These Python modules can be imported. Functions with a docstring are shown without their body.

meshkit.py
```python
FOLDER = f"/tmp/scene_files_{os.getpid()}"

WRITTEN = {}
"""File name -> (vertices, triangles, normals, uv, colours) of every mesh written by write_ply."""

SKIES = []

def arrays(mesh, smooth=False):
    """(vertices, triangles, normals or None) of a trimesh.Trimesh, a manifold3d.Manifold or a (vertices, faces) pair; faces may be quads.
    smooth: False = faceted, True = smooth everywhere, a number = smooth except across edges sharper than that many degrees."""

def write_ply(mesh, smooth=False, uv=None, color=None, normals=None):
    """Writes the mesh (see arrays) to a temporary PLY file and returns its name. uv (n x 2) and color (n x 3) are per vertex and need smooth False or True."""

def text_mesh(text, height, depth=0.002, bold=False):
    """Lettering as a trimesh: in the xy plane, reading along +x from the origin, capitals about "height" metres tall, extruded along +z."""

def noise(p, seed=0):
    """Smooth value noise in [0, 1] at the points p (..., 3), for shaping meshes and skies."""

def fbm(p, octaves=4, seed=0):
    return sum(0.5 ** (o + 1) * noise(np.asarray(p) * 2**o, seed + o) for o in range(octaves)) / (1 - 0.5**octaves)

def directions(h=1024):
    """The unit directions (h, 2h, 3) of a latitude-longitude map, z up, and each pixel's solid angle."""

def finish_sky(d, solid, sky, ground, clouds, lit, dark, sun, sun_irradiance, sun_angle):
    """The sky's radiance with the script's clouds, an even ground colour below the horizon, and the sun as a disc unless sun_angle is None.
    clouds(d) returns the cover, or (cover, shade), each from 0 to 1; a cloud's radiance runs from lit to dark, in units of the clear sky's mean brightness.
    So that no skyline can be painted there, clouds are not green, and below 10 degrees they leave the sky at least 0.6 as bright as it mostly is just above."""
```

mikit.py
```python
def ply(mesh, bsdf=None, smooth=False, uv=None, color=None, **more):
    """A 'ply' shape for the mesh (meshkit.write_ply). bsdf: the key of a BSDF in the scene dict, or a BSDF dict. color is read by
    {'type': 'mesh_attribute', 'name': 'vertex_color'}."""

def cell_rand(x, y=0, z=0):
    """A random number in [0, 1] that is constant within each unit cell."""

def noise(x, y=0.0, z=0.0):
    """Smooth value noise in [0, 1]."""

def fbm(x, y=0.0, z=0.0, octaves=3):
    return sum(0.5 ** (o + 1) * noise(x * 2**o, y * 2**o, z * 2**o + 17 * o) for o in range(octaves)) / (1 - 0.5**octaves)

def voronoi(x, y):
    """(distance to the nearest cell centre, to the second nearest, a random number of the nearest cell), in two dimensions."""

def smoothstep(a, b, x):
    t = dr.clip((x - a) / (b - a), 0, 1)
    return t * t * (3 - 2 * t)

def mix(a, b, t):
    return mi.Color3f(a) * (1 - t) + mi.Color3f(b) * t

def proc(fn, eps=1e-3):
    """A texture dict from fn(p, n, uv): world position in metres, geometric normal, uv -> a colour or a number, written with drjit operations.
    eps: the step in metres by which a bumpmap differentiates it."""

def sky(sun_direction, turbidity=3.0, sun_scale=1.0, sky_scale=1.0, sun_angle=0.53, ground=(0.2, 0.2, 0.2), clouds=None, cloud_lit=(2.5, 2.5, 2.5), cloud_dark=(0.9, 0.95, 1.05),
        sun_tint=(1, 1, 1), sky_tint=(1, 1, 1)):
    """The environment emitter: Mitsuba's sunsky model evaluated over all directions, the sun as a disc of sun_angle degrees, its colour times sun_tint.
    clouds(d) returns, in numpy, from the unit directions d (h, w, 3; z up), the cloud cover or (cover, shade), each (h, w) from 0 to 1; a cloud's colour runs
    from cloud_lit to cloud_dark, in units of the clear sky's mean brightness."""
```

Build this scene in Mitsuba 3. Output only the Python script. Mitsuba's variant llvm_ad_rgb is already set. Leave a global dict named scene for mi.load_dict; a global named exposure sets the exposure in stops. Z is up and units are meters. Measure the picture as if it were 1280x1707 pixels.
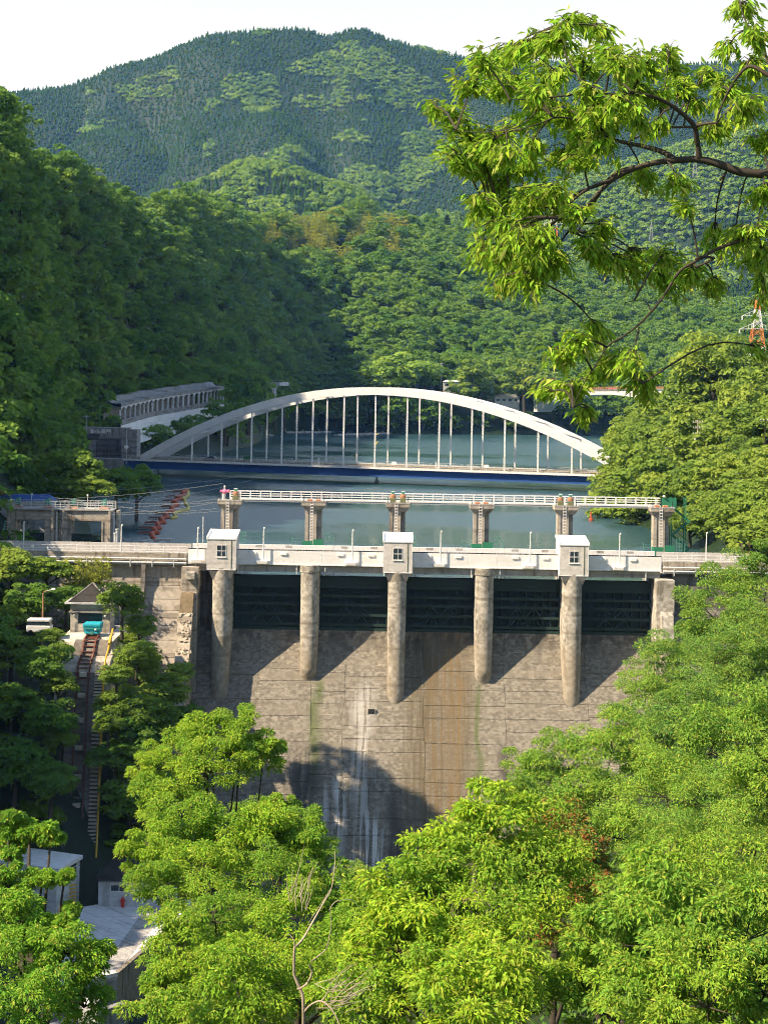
import math
import numpy as np
import trimesh
import drjit as dr
import mitsuba as mi
import mikit
import meshkit
from mikit import proc, noise, fbm, voronoi, smoothstep, mix, cell_rand
from scipy.interpolate import RBFInterpolator

T = mi.ScalarTransform4f
scene, labels = {}, {}

# ---------------------------------------------------------------- camera, sky, exposure
F, HC, ROLL = 2900.0, 27.5, math.radians(1.0)          # focal length in photo pixels, eye height above the lake, roll
CR, SR = math.cos(ROLL), math.sin(ROLL)
HORIZON = 640.0                                         # photo row of the horizon
scene['camera'] = {
    'type': 'perspective', 'fov': math.degrees(2 * math.atan(640.0 / F)), 'fov_axis': 'x',
    'principal_point_offset_x': 0.0, 'principal_point_offset_y': (853.5 - HORIZON) / 1707.0,
    'near_clip': 0.5, 'far_clip': 20000.0,
    'to_world': T().look_at(origin=[0, 0, HC], target=[0, 100, HC], up=[-SR, 0, CR]),
    'medium': {'type': 'ref', 'id': 'air'},
}
SUN = (-1.0, -0.50, 1.05)
exposure = 2.6


def low_haze(d):
    """A thin white veil, thick near the horizon all round and thinner overhead, with faint soft streaks."""
    el = np.degrees(np.arcsin(np.clip(d[..., 2], -1, 1)))
    n = meshkit.fbm(d * np.array([3.0, 3.0, 9.0]) + 5.0, 4, 3)
    cover = np.clip(0.98 - (el - 11.5) / 15.0 + 0.3 * (n - 0.5), 0.10, 0.98)
    return cover, 0.35 * n


scene['sky'] = mikit.sky(SUN, turbidity=2.6, clouds=low_haze, cloud_lit=(2.25, 2.3, 2.4), cloud_dark=(2.05, 2.1, 2.2), ground=(0.08, 0.11, 0.06))
scene['air'] = {'type': 'homogeneous', 'albedo': {'type': 'rgb', 'value': [0.93, 0.95, 0.97]},
                'sigma_t': {'type': 'rgb', 'value': [0.000012, 0.000027, 0.000060]}}
scene['haze'] = {'type': 'cube', 'bsdf': {'type': 'null'}, 'interior': {'type': 'ref', 'id': 'air'},
                 'to_world': T().translate([200, 2300, 445]).scale([2600, 2700, 495])}
labels['haze'] = {'label': 'thin blue summer haze filling the valley', 'category': 'haze', 'kind': 'stuff'}


# ---------------------------------------------------------------- helpers
def at(px, py, Y):
    """The point of the place at distance Y that the photo shows at (px, py)."""
    du, dv = px - 640.0, HORIZON - py
    return np.array([Y * (du * CR - dv * SR) / F, Y, HC + Y * (du * SR + dv * CR) / F])


def cat(parts):
    vs, fs, n = [], [], 0
    for v, f in parts:
        vs.append(v); fs.append(np.asarray(f) + n); n += len(v)
    return np.vstack(vs), np.vstack(fs)


_BF = np.array([[0, 1, 3], [0, 3, 2], [4, 6, 7], [4, 7, 5], [0, 4, 5], [0, 5, 1], [2, 3, 7], [2, 7, 6], [0, 2, 6], [0, 6, 4], [1, 5, 7], [1, 7, 3]])


def box(x0, x1, y0, y1, z0, z1):
    v = np.array([[x, y, z] for x in (x0, x1) for y in (y0, y1) for z in (z0, z1)], float)
    return v, _BF


def boxc(c, sx, sy, sz, rz=0.0):
    v, f = box(-sx / 2, sx / 2, -sy / 2, sy / 2, -sz / 2, sz / 2)
    c_, s_ = math.cos(rz), math.sin(rz)
    v = v @ np.array([[c_, s_, 0], [-s_, c_, 0], [0, 0, 1]])
    return v + np.asarray(c, float), f


def bevbox(x0, x1, y0, y1, z0, z1, b=0.03):
    """A box with chamfered edges."""
    pts = []
    for sx in (0, 1):
        for sy in (0, 1):
            for sz in (0, 1):
                p = np.array([(x0, x1)[sx], (y0, y1)[sy], (z0, z1)[sz]])
                d = np.array([1 - 2 * sx, 1 - 2 * sy, 1 - 2 * sz]) * b
                for k in range(3):
                    q = p + d; q[k] = p[k]; pts.append(q)
    h = trimesh.convex.convex_hull(np.array(pts))
    return np.array(h.vertices), np.array(h.faces)


def hull(pts):
    h = trimesh.convex.convex_hull(np.array(pts, float))
    return np.array(h.vertices), np.array(h.faces)


def beam(p0, p1, w, h, up=(0, 0, 1)):
    """A bar of section w (sideways) by h (along up) between two points."""
    p0, p1 = np.asarray(p0, float), np.asarray(p1, float)
    t = p1 - p0; t = t / np.linalg.norm(t)
    u = np.asarray(up, float)
    if abs(t @ u) > 0.95:
        u = np.array([0, 1.0, 0])
    a = np.cross(t, u); a /= np.linalg.norm(a)
    b = np.cross(a, t)
    v = np.array([p + sa * a * w / 2 + sb * b * h / 2 for p in (p0, p1) for sa in (-1, 1) for sb in (-1, 1)])
    return v, _BF


def tube(pts, r, n=6):
    """A round tube with capped ends along a polyline; r a number or one per point."""
    p = np.asarray(pts, float)
    r = np.broadcast_to(np.asarray(r, float), (len(p),))
    t = np.gradient(p, axis=0); t /= np.linalg.norm(t, axis=1, keepdims=True) + 1e-12
    ref = np.where(np.abs(t[:, 2:]) < 0.85, [[0, 0, 1.0]], [[1.0, 0, 0]])
    a = np.cross(t, ref); a /= np.linalg.norm(a, axis=1, keepdims=True) + 1e-12
    b = np.cross(t, a)
    g = np.arange(n) * 2 * np.pi / n
    v = (p[:, None] + r[:, None, None] * (np.cos(g)[None, :, None] * a[:, None] + np.sin(g)[None, :, None] * b[:, None])).reshape(-1, 3)
    f = []
    for i in range(len(p) - 1):
        for j in range(n):
            k = (j + 1) % n
            f += [[i * n + j, i * n + k, (i + 1) * n + k], [i * n + j, (i + 1) * n + k, (i + 1) * n + j]]
    m = len(v); v = np.vstack([v, p[:1], p[-1:]]); e = (len(p) - 1) * n
    for j in range(n):
        k = (j + 1) % n
        f += [[m, k, j], [m + 1, e + j, e + k]]
    return v, np.array(f)


def prism(poly, axis, a0, a1):
    """A polygon extruded along x ('x': polygon in y, z), y (in x, z) or z (in x, y)."""
    from shapely.geometry import Polygon
    P = Polygon(poly)
    m = trimesh.creation.extrude_polygon(P, a1 - a0, engine='earcut')
    v = np.array(m.vertices); v[:, 2] += a0
    if axis == 'x':
        v = v[:, [2, 0, 1]]
    elif axis == 'y':
        v = np.stack([v[:, 0], v[:, 2], v[:, 1]], 1)
    m = trimesh.Trimesh(v, m.faces, process=True); m.fix_normals()
    return np.array(m.vertices), np.array(m.faces)


def loft_grid(P, closed=False):
    """Triangles of a grid of points (m, n, 3)."""
    m, n = P.shape[:2]
    i, j = np.meshgrid(np.arange(m - 1), np.arange(n - 1), indexing='ij')
    a = (i * n + j).ravel()
    f = np.vstack([np.stack([a, a + 1, a + n + 1], 1), np.stack([a, a + n + 1, a + n], 1)])
    return P.reshape(-1, 3), f


def xf(mesh, M):
    v, f = mesh
    return v @ M[:3, :3].T + M[:3, 3], f


def rotz(a):
    M = np.eye(4); c, s = math.cos(a), math.sin(a)
    M[:2, :2] = [[c, -s], [s, c]]
    return M


def trans(x, y, z):
    M = np.eye(4); M[:3, 3] = (x, y, z)
    return M


_used = {}


def newkey(name, parent=None):
    base = f'{parent}__{name}' if parent else name
    k = _used.get(base, -1) + 1
    _used[base] = k
    return base if k == 0 else f'{base}_{k:03d}'


def thing(name, label, category, group=None):
    k = newkey(name)
    labels[k] = {'label': label, 'category': category}
    if group:
        labels[k]['group'] = group
    return k


def part(parent, name, mesh, bsdf, label=None, smooth=False, **more):
    k = newkey(name, parent)
    scene[k] = dress(mesh, bsdf, smooth, more)
    if label:
        labels[k] = {'label': label}
    return k


def solo(name, mesh, bsdf, label, category, group=None, smooth=False, **more):
    k = thing(name, label, category, group)
    scene[k] = dress(mesh, bsdf, smooth, more)
    return k


def ground(name, mesh, bsdf, label, kind='structure', smooth=True, **more):
    k = newkey(name)
    scene[k] = dress(mesh, bsdf, smooth, more)
    labels[k] = {'label': label, 'kind': kind, 'category': name.replace('_', ' ')}
    return k


# ---------------------------------------------------------------- materials
# A few shared BSDFs; what differs from part to part (its tone) travels with the mesh: vertex colours for paint, uv for concrete and leaves.
MAT = {}


def rgb(*c):
    return {'type': 'rgb', 'value': list(map(float, c))}


def plain(name, col, rough=0.6, metallic=0.0, spec=0.4):
    MAT[name] = ('paint_gloss' if rough < 0.36 else 'paint_matte', 'color', tuple(col))


def weather(name, value, warm=0.0, streak=5):
    """Concrete, plaster or weathered paint of grey level value, warm > 0 browner, < 0 bluer; streak 0 to 9 says how stained."""
    MAT[name] = ('weathered', 'uv', (streak + min(value, 0.95), warm))


def dress(mesh, mat, smooth, more):
    if mat not in MAT:
        return mikit.ply(mesh, mat, smooth=smooth, **more)
    b, how, val = MAT[mat]
    v, f = np.asarray(mesh[0], float), np.asarray(mesh[1])
    sm = bool(smooth) if smooth in (False, True) else False
    arr = np.broadcast_to(np.array(val, float), (len(v), len(val))).copy()
    return mikit.ply((v, f), b, smooth=sm, **{how: arr}, **more)


scene['paint_matte'] = {'type': 'twosided', 'bsdf': {'type': 'principled', 'base_color': {'type': 'mesh_attribute', 'name': 'vertex_color'}, 'roughness': 0.55, 'specular': 0.4}}
scene['paint_gloss'] = {'type': 'twosided', 'bsdf': {'type': 'principled', 'base_color': {'type': 'mesh_attribute', 'name': 'vertex_color'}, 'roughness': 0.18, 'specular': 0.5}}


def surf(name, fn, rough=0.8, bump=None, scale=0.01, eps=0.02, spec=0.3):
    b = {'type': 'principled', 'base_color': proc(fn), 'roughness': rough, 'specular': spec}
    if bump is not None:
        b = {'type': 'bumpmap', 'arbitrary': proc(bump, eps), 'scale': scale, 'bsdf': b}
    scene[name] = {'type': 'twosided', 'bsdf': b}


def weathered_fn(p, n, uv):
    """Fine grain, blotches and rain streaks over a tone given by uv: stain level + grey, warmth."""
    k = dr.floor(uv.x)
    v = uv.x - k
    st_amt = k / 9.0
    w = uv.y
    base = mi.Color3f(v * (1 + 0.22 * w), v, v * (1 - 0.30 * w))
    g = fbm(p.x * 2.7, p.y * 2.7, p.z * 3.3, 4)
    c = base * (1 + (0.26 * smoothstep(0.3, 0.72, g) - 0.13) * (0.25 + 0.75 * st_amt))
    st = fbm(p.x * 2.3 + p.y * 2.3, p.y * 0.3, p.z * 0.16, 4)
    dark = base * mi.Color3f(0.33, 0.31, 0.29)
    c = mix(c, dark, smoothstep(0.53, 0.74, st) * 0.8 * st_amt)
    lay = noise(p.x * 0.12 + p.y * 0.12, p.z * 2.4, 5.0)
    c = mix(c, dark, smoothstep(0.66, 0.92, lay) * 0.6 * st_amt)
    return mix(c, dark, smoothstep(0.55, 0.78, fbm(p.x * 0.8, p.y * 0.8, p.z * 0.8, 4)) * 0.6 * st_amt)


surf('weathered', weathered_fn, 0.8, lambda p, n, uv: fbm(p.x * 3.0, p.y * 3.0, p.z * 5.0, 3) * dr.floor(uv.x) / 9.0, 0.04, 0.03)


def gauss(x, m, s):
    q = (x - m) / s
    return dr.exp(-q * q)


def dam_concrete(p, n, uv):
    """Old board-marked concrete: thin horizontal lift lines, and on the spillway the stains where the photo has them."""
    wob = noise(p.x * 0.35, p.z * 0.35, 3.0) - 0.5
    g = fbm(p.x * 2.6, p.z * 3.4 + p.y, p.y, 5)
    c = mix((0.165, 0.150, 0.124), (0.305, 0.283, 0.242), smoothstep(0.3, 0.72, g))
    lay = noise(p.x * 0.09, p.z * 2.6, 11.0)
    c = mix(c, (0.24, 0.215, 0.175), smoothstep(0.52, 0.85, lay) * 0.6)
    lay2 = noise(p.x * 0.5, p.z * 9.0, 5.0)
    c = mix(c, (0.17, 0.15, 0.125), smoothstep(0.66, 0.9, lay2) * 0.55)
    pale = smoothstep(0.7, 0.86, fbm(p.x * 0.8, p.z * 5.0, 2.0, 4))
    c = mix(c, (0.50, 0.455, 0.38), pale * 0.6)
    # stains on the spillway face (world x of each)
    face = smoothstep(244.2, 243.0, p.y) * smoothstep(-24.8, -24.2, p.x) * smoothstep(41.0, 40.0, p.x)
    down = -7.0 - p.z
    sx = p.x + 1.2 * wob
    tex = fbm(p.x * 3.5, p.z * 0.22, 7.0, 4)
    wet = smoothstep(2.6, 6.5, sx + 0.06 * down + 1.5 * (tex - 0.5)) * smoothstep(14.2, 11.5, sx + 1.5 * (tex - 0.5))
    c = mix(c, (0.135, 0.11, 0.07), face * wet * (0.55 + 0.40 * smoothstep(0.35, 0.65, tex)))
    rust = gauss(sx, 10.6, 0.75) + 0.7 * gauss(sx, 9.2, 0.5) + 0.5 * gauss(sx, 7.6, 0.6)
    c = mix(c, (0.22, 0.15, 0.07), face * smoothstep(0.42, 0.75, tex + 0.15) * dr.minimum(rust, 1.0) * 0.75)
    moss = gauss(sx, 13.6, 0.45) * smoothstep(4.0, 9.0, down) + gauss(sx, -8.6, 0.8) * smoothstep(5.5, 7.5, down) * smoothstep(24.0, 14.0, down)
    c = mix(c, (0.10, 0.13, 0.045), face * dr.minimum(moss * (0.45 + tex), 1.0) * 0.85)
    sill = smoothstep(4.5, 0.0, down + 3.0 * (fbm(p.x * 0.5, p.z * 0.3, 9.0, 4) - 0.35))
    c = mix(c, (0.07, 0.065, 0.06), face * sill * smoothstep(0.35, 0.6, fbm(p.x * 1.3, p.z * 0.7, 3.0, 4)) * 0.8)
    black = 1.2 * gauss(sx, -10.3, 2.2) * smoothstep(13.0, 18.0, down) + 0.8 * gauss(sx, -1.5, 0.6) * smoothstep(15.0, 19.0, down) + 0.8 * gauss(sx, 2.2, 0.8) * smoothstep(17.0, 21.0, down) + gauss(sx, 17.2, 0.8) * smoothstep(12.0, 16.0, down) + 0.9 * gauss(sx, 4.0, 2.2) * smoothstep(21.0, 25.0, down)
    c = mix(c, (0.075, 0.07, 0.065), face * dr.minimum(black, 1.0) * smoothstep(0.28, 0.55, tex + 0.12) * 0.9)
    limy = (gauss(sx, -4.9, 0.55) * smoothstep(16.0, 20.0, down) + gauss(sx, -2.0, 1.3) * smoothstep(5.0, 9.0, down) * 0.55
            + gauss(sx, -0.6, 1.1) * smoothstep(20.0, 24.0, down) + 0.7 * gauss(sx, -6.6, 0.4) * smoothstep(17.0, 21.0, down)) * smoothstep(0.40, 0.56, tex)
    c = mix(c, (0.66, 0.66, 0.66), face * dr.minimum(limy, 1.0) * 0.85)
    return c


def dam_bump(p, n, uv):
    return 1.2 * fbm(p.x * 1.5, p.z * 7.0, p.y, 4) + 0.6 * fbm(p.x * 6.0, p.z * 9.0, 1.0, 3)


def pier_concrete(p, n, uv):
    g = fbm(p.x * 2.2 + p.y, p.y * 2.2, p.z * 2.2, 5)
    c = mix((0.28, 0.265, 0.23), (0.47, 0.445, 0.40), smoothstep(0.3, 0.7, g))
    blot = fbm(p.x * 1.3 + 4.0, p.y * 1.3, p.z * 0.35, 5)
    c = mix(c, (0.15, 0.135, 0.11), smoothstep(0.50, 0.72, blot) * (0.35 + 0.5 * smoothstep(0.35, 0.6, fbm(p.x * 5, p.y * 5, p.z * 2.0, 3))))
    lay = noise(p.x * 0.1, p.z * 1.6, 2.0)
    c = mix(c, (0.17, 0.15, 0.12), smoothstep(0.72, 0.9, lay) * 0.7)
    low = smoothstep(-6.5, -9.5, p.z + 2.0 * (g - 0.5))
    return mix(c, (0.25, 0.205, 0.145), low * 0.55 * smoothstep(0.3, 0.6, blot + 0.1))


surf('dam_concrete', dam_concrete, 0.85, dam_bump, 0.16, 0.03)
surf('pier_concrete', pier_concrete, 0.85, lambda p, n, uv: fbm(p.x * 4, p.y * 4, p.z * 6, 4), 0.07, 0.03)
weather('wing_concrete', 0.32, 0.45, 9)
weather('right_concrete', 0.17, 0.3, 9)
weather('side_wall', 0.22, 0.6, 9)
weather('rubble', 0.40, 0.6, 9)
weather('mossy', 0.15, 1.3, 9)
weather('white_paint', 0.76, 0.0, 1)
weather('white_roof', 0.82, 0.0, 1)
weather('house_paint', 0.58, 0.12, 3)
weather('corbel', 0.26, 0.2, 6)
weather('tower_concrete', 0.36, 0.5, 8)
weather('rusty_band', 0.30, 0.5, 9)
weather('asphalt', 0.07, 0.0, 3)
weather('deck_concrete', 0.38, 0.1, 6)
weather('bridge_white', 0.72, 0.0, 1)
weather('shed_wall', 0.40, 0.4, 6)
weather('plant_wall', 0.72, 0.0, 3)
weather('pale_wall', 0.60, -0.1, 5)
weather('grey_wall', 0.26, 0.0, 8)
weather('yard_concrete', 0.62, 0.0, 4)
weather('track_concrete', 0.18, 0.4, 7)
weather('terrace_concrete', 0.52, 0.4, 4)
weather('roof_tile', 0.04, 0.3, 5)
plain('soil', (0.020, 0.034, 0.012), 0.8)
plain('forest_floor', (0.012, 0.028, 0.010), 0.8)
weather('bark', 0.05, 0.8, 6)
weather('pale_bark', 0.36, 0.8, 6)
weather('far_bark', 0.06, 0.8, 3)
plain('gate_green', (0.018, 0.042, 0.036), 0.6)
plain('fence_green', (0.03, 0.20, 0.11), 0.5)
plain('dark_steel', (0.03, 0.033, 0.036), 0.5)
plain('window_glass', (0.03, 0.045, 0.06), 0.08)
plain('rail_white', (0.74, 0.74, 0.74), 0.4)
plain('rail_grey', (0.50, 0.52, 0.53), 0.45)
plain('hoist_green', (0.09, 0.30, 0.24), 0.45)
plain('hoist_brown', (0.42, 0.20, 0.11), 0.6)
plain('hoist_drab', (0.16, 0.17, 0.09), 0.6)
plain('pink', (0.72, 0.20, 0.36), 0.4)
plain('bridge_blue', (0.025, 0.085, 0.30), 0.4)
plain('cable', (0.30, 0.32, 0.33), 0.5)
plain('boom_red', (0.45, 0.09, 0.035), 0.6)
plain('boom_yellow', (0.55, 0.45, 0.10), 0.6)
plain('boom_net', (0.16, 0.05, 0.03), 0.8)
plain('cart_blue', (0.02, 0.36, 0.48), 0.4)
plain('rail_rust', (0.16, 0.055, 0.035), 0.7)
plain('pipe_yellow', (0.68, 0.42, 0.05), 0.5)
plain('red_paint', (0.60, 0.06, 0.03), 0.45)
plain('orange_paint', (0.72, 0.20, 0.04), 0.5)
plain('tyre', (0.015, 0.015, 0.015), 0.8)
plain('galvanised', (0.42, 0.44, 0.45), 0.4)
plain('timber', (0.30, 0.22, 0.12), 0.8)
plain('lamp_post_rust', (0.42, 0.22, 0.12), 0.6)


def leaf_fn(p, n, uv):
    """Leaf green given by uv (red share, green level), changing from tree to tree and from spray to spray."""
    t = fbm(p.x / 13.0, p.y / 13.0, p.z / 13.0, 2) - 0.5
    u = noise(p.x * 1.1, p.y * 1.1, p.z * 1.1) - 0.5
    g = uv.y * (1 + 0.9 * t + 0.35 * u)
    return mi.Color3f(g * (uv.x + 0.35 * t), g, g * 0.17)


scene['leaf'] = {'type': 'principledthin', 'base_color': proc(leaf_fn), 'roughness': 0.5, 'diff_trans': 0.75, 'spec_trans': 0.0, 'eta': 1.35}
scene['leaf_near'] = {'type': 'principledthin', 'base_color': {'type': 'mesh_attribute', 'name': 'vertex_color'}, 'roughness': 0.45, 'diff_trans': 0.7, 'spec_trans': 0.0, 'eta': 1.4}
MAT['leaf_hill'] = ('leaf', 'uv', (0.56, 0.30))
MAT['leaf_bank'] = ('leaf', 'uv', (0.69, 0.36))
MAT['leaf_bamboo'] = ('leaf', 'uv', (0.92, 0.38))
MAT['leaf_pale'] = ('leaf', 'uv', (0.66, 0.46))
MAT['leaf_far'] = ('leaf', 'uv', (0.60, 0.32))
MAT['needle_far'] = ('leaf', 'uv', (0.44, 0.11))
MAT['needle'] = ('leaf', 'uv', (0.60, 0.06))
# ---------------------------------------------------------------- terrain and water
from scipy.interpolate import PchipInterpolator
from scipy.spatial import cKDTree


def loft(rows, nu, nv, amp=1.5, scale=25.0, seed=1, gully=0.0, gscale=120.0):
    """Hillside through rows of points that climb from the foot to behind the crest."""
    R = np.array(rows, float)                           # (rows, curve, 3)
    a = PchipInterpolator(np.arange(len(R)), R, axis=0)(np.linspace(0, len(R) - 1, nu))
    g = PchipInterpolator(np.arange(R.shape[1]), a, axis=1)(np.linspace(0, R.shape[1] - 1, nv))
    k = np.linspace(0, R.shape[1] - 1, nv)[None, :]
    w = np.clip(k, 0, 1)
    d = (meshkit.fbm(g / scale + 7.3, 4, seed) - 0.5) * 2 * amp
    if gully:
        q = g.copy(); q[..., 1] *= 0.35; q[..., 2] *= 0.25
        r = np.abs(meshkit.fbm(q / gscale + 3.1, 3, seed + 5) - 0.5) * 2
        crest = np.clip((R.shape[1] - 3 - k) / 0.8, 0, 1)
        d = d * (0.2 + 0.8 * crest) - gully * np.clip(0.35 - r, 0, 1) / 0.35 * crest
    g[..., 2] += d * w
    return g


def behind(R, back, drop):
    return [R[0] * 1.02, R[1] + back, R[2] - drop]


# left and far shore of the lake: foot, shelf, half-way, crest, behind
_rows = [
    ((-50, 236), (-60, 236, 4), (-125, 245, 52)), ((-47, 262), (-58, 266, 6), (-125, 280, 74)), ((-47, 300), (-58, 305, 6), (-115, 335, 97)),
    ((-52, 380), (-74, 386, 6), (-99, 435, 84)), ((-60, 480), (-90, 488, 4.0), (-112, 496, 86)), ((-62, 518), (-94, 526, 4.0), (-114, 540, 88)), ((-66, 560), (-91, 562, 5.5), (-106, 610, 90)),
    ((-62, 610), (-89, 612, 7.5), (-104, 680, 88)), ((-54, 665), (-75, 666, 10.5), (-106, 760, 93)), ((-54, 760), (-64, 765, 14), (-109, 880, 107)),
    ((-56, 850), (-64, 862, 12), (-98, 1040, 117)), ((-50, 950), (-54, 965, 12), (-80, 1160, 124)), ((-26, 1000), (-26, 1018, 12), (-45, 1270, 141)),
    ((4, 952), (4, 978, 10), (-15, 1360, 151)), ((40, 962), (42, 988, 10), (30, 1440, 149)), ((82, 982), (86, 1008, 12), (85, 1490, 142)),
    ((125, 1010), (130, 1035, 12), (180, 1500, 117)), ((180, 960), (190, 985, 12), (290, 1460, 86)), ((260, 900), (275, 925, 14), (420, 1400, 95))]


def _full(s, m, r, bulge=0.06):
    s3 = np.array([s[0], s[1], -3.0]); m = np.array(m, float); r = np.array(r, float)
    h = m * 0.48 + r * 0.52 + np.array([0, 0, bulge * (r[2] - m[2])])
    return [s3, m, h, r, behind(r, 40, 18), behind(r, 120, 90)]


left_hill = loft([_full(*r) for r in _rows], 150, 60, 2.0, 28.0, 1)
ground('hillside', loft_grid(left_hill), 'forest_floor', 'steep forested hillside along the left and far shore of the lake')

_rrows = [
    ((40, 244), (60, 243, 5), (112, 240, 42)), ((46, 262), (62, 262, 6), (115, 262, 40)), ((50, 300), (64, 303, 6), (120, 305, 36)),
    ((48, 350), (62, 356, 7), (125, 355, 36)), ((48, 400), (62, 408, 9), (128, 402, 36)), ((53, 450), (67, 460, 10), (135, 455, 36)),
    ((62, 500), (75, 512, 10), (150, 520, 36)), ((76, 560), (90, 574, 9), (170, 590, 34)), ((100, 620), (112, 636, 9), (205, 660, 30)),
    ((140, 700), (152, 714, 8), (250, 740, 26)), ((200, 760), (212, 772, 8), (320, 800, 26)), ((300, 800), (305, 815, 8), (400, 830, 26))]
right_hill = loft([_full(*r) for r in _rrows], 90, 40, 1.2, 20.0, 2)
ground('lakeside_bank', loft_grid(right_hill), 'forest_floor', 'wooded bank sloping down to the lake right of the dam')

# the gorge below the dam, from the eye to the dam
_ctl = np.array([
    (0, -8, 26.0), (0, 0, 25.8), (-10, 0, 25.5), (10, 0, 27), (30, 0, 33), (-40, 0, 28), (-80, 0, 50), (80, 0, 55),
    (0, 15, 20), (0, 30, 11), (0, 45, 3), (0, 70, -9), (0, 100, -21), (0, 140, -37), (0, 180, -43), (0, 215, -44), (8, 238, -44),
    (15, 30, 15), (20, 60, 5), (25, 100, -4), (30, 150, -12), (36, 200, -14), (44, 236, -12), (60, 60, 24), (60, 120, 17), (62, 200, 10), (62, 240, 1), (100, 100, 45), (110, 200, 40), (112, 240, 38),
    (-8, 160, -43), (-10, 120, -38), (-15, 30, 12), (-20, 60, -2), (-25, 100, -20), (-36, 140, -34), (-45, 165, -34), (-33, 180, -34), (-25, 190, -34), (-33, 198, -33.5), (-22, 206, -34), (-45, 195, -30),
    (-40, 207, -22), (-36, 223, -6.6), (-40, 224, -6.4), (-33, 226, -6.4), (-45, 232, -6), (-40, 234, -6), (-31, 232, -9), (-28, 232, -15), (-27, 224, -22), (-22, 228, -30), (-20, 214, -38), (-12, 225, -44), (-30, 212, -24),
    (-60, 225, 1), (-60, 200, 4), (-60, 180, 0), (-56, 160, -14), (-80, 220, 24), (-80, 180, 14), (-90, 120, 22), (-60, 100, 2), (-125, 200, 60), (-120, 100, 50), (-60, 241, 1.5), (-125, 241, 50)], float)
_rbf = RBFInterpolator(_ctl[:, :2], _ctl[:, 2], kernel='thin_plate_spline', smoothing=2.0)


def gorge(x, y):
    q = np.stack([np.ravel(x), np.ravel(y)], 1)
    z = _rbf(q) + (meshkit.fbm(np.stack([q[:, 0] / 9, q[:, 1] / 9, q[:, 0] * 0], 1), 4, 4) - 0.5) * 2.2
    return z.reshape(np.shape(x))


_gx, _gy = np.meshgrid(np.linspace(-125, 112, 120), np.linspace(-8, 241.0, 125), indexing='ij')
ground('gorge_slope', loft_grid(np.stack([_gx, _gy, gorge(_gx, _gy)], -1)), 'soil', 'steep sides and floor of the gorge below the dam')


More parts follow.
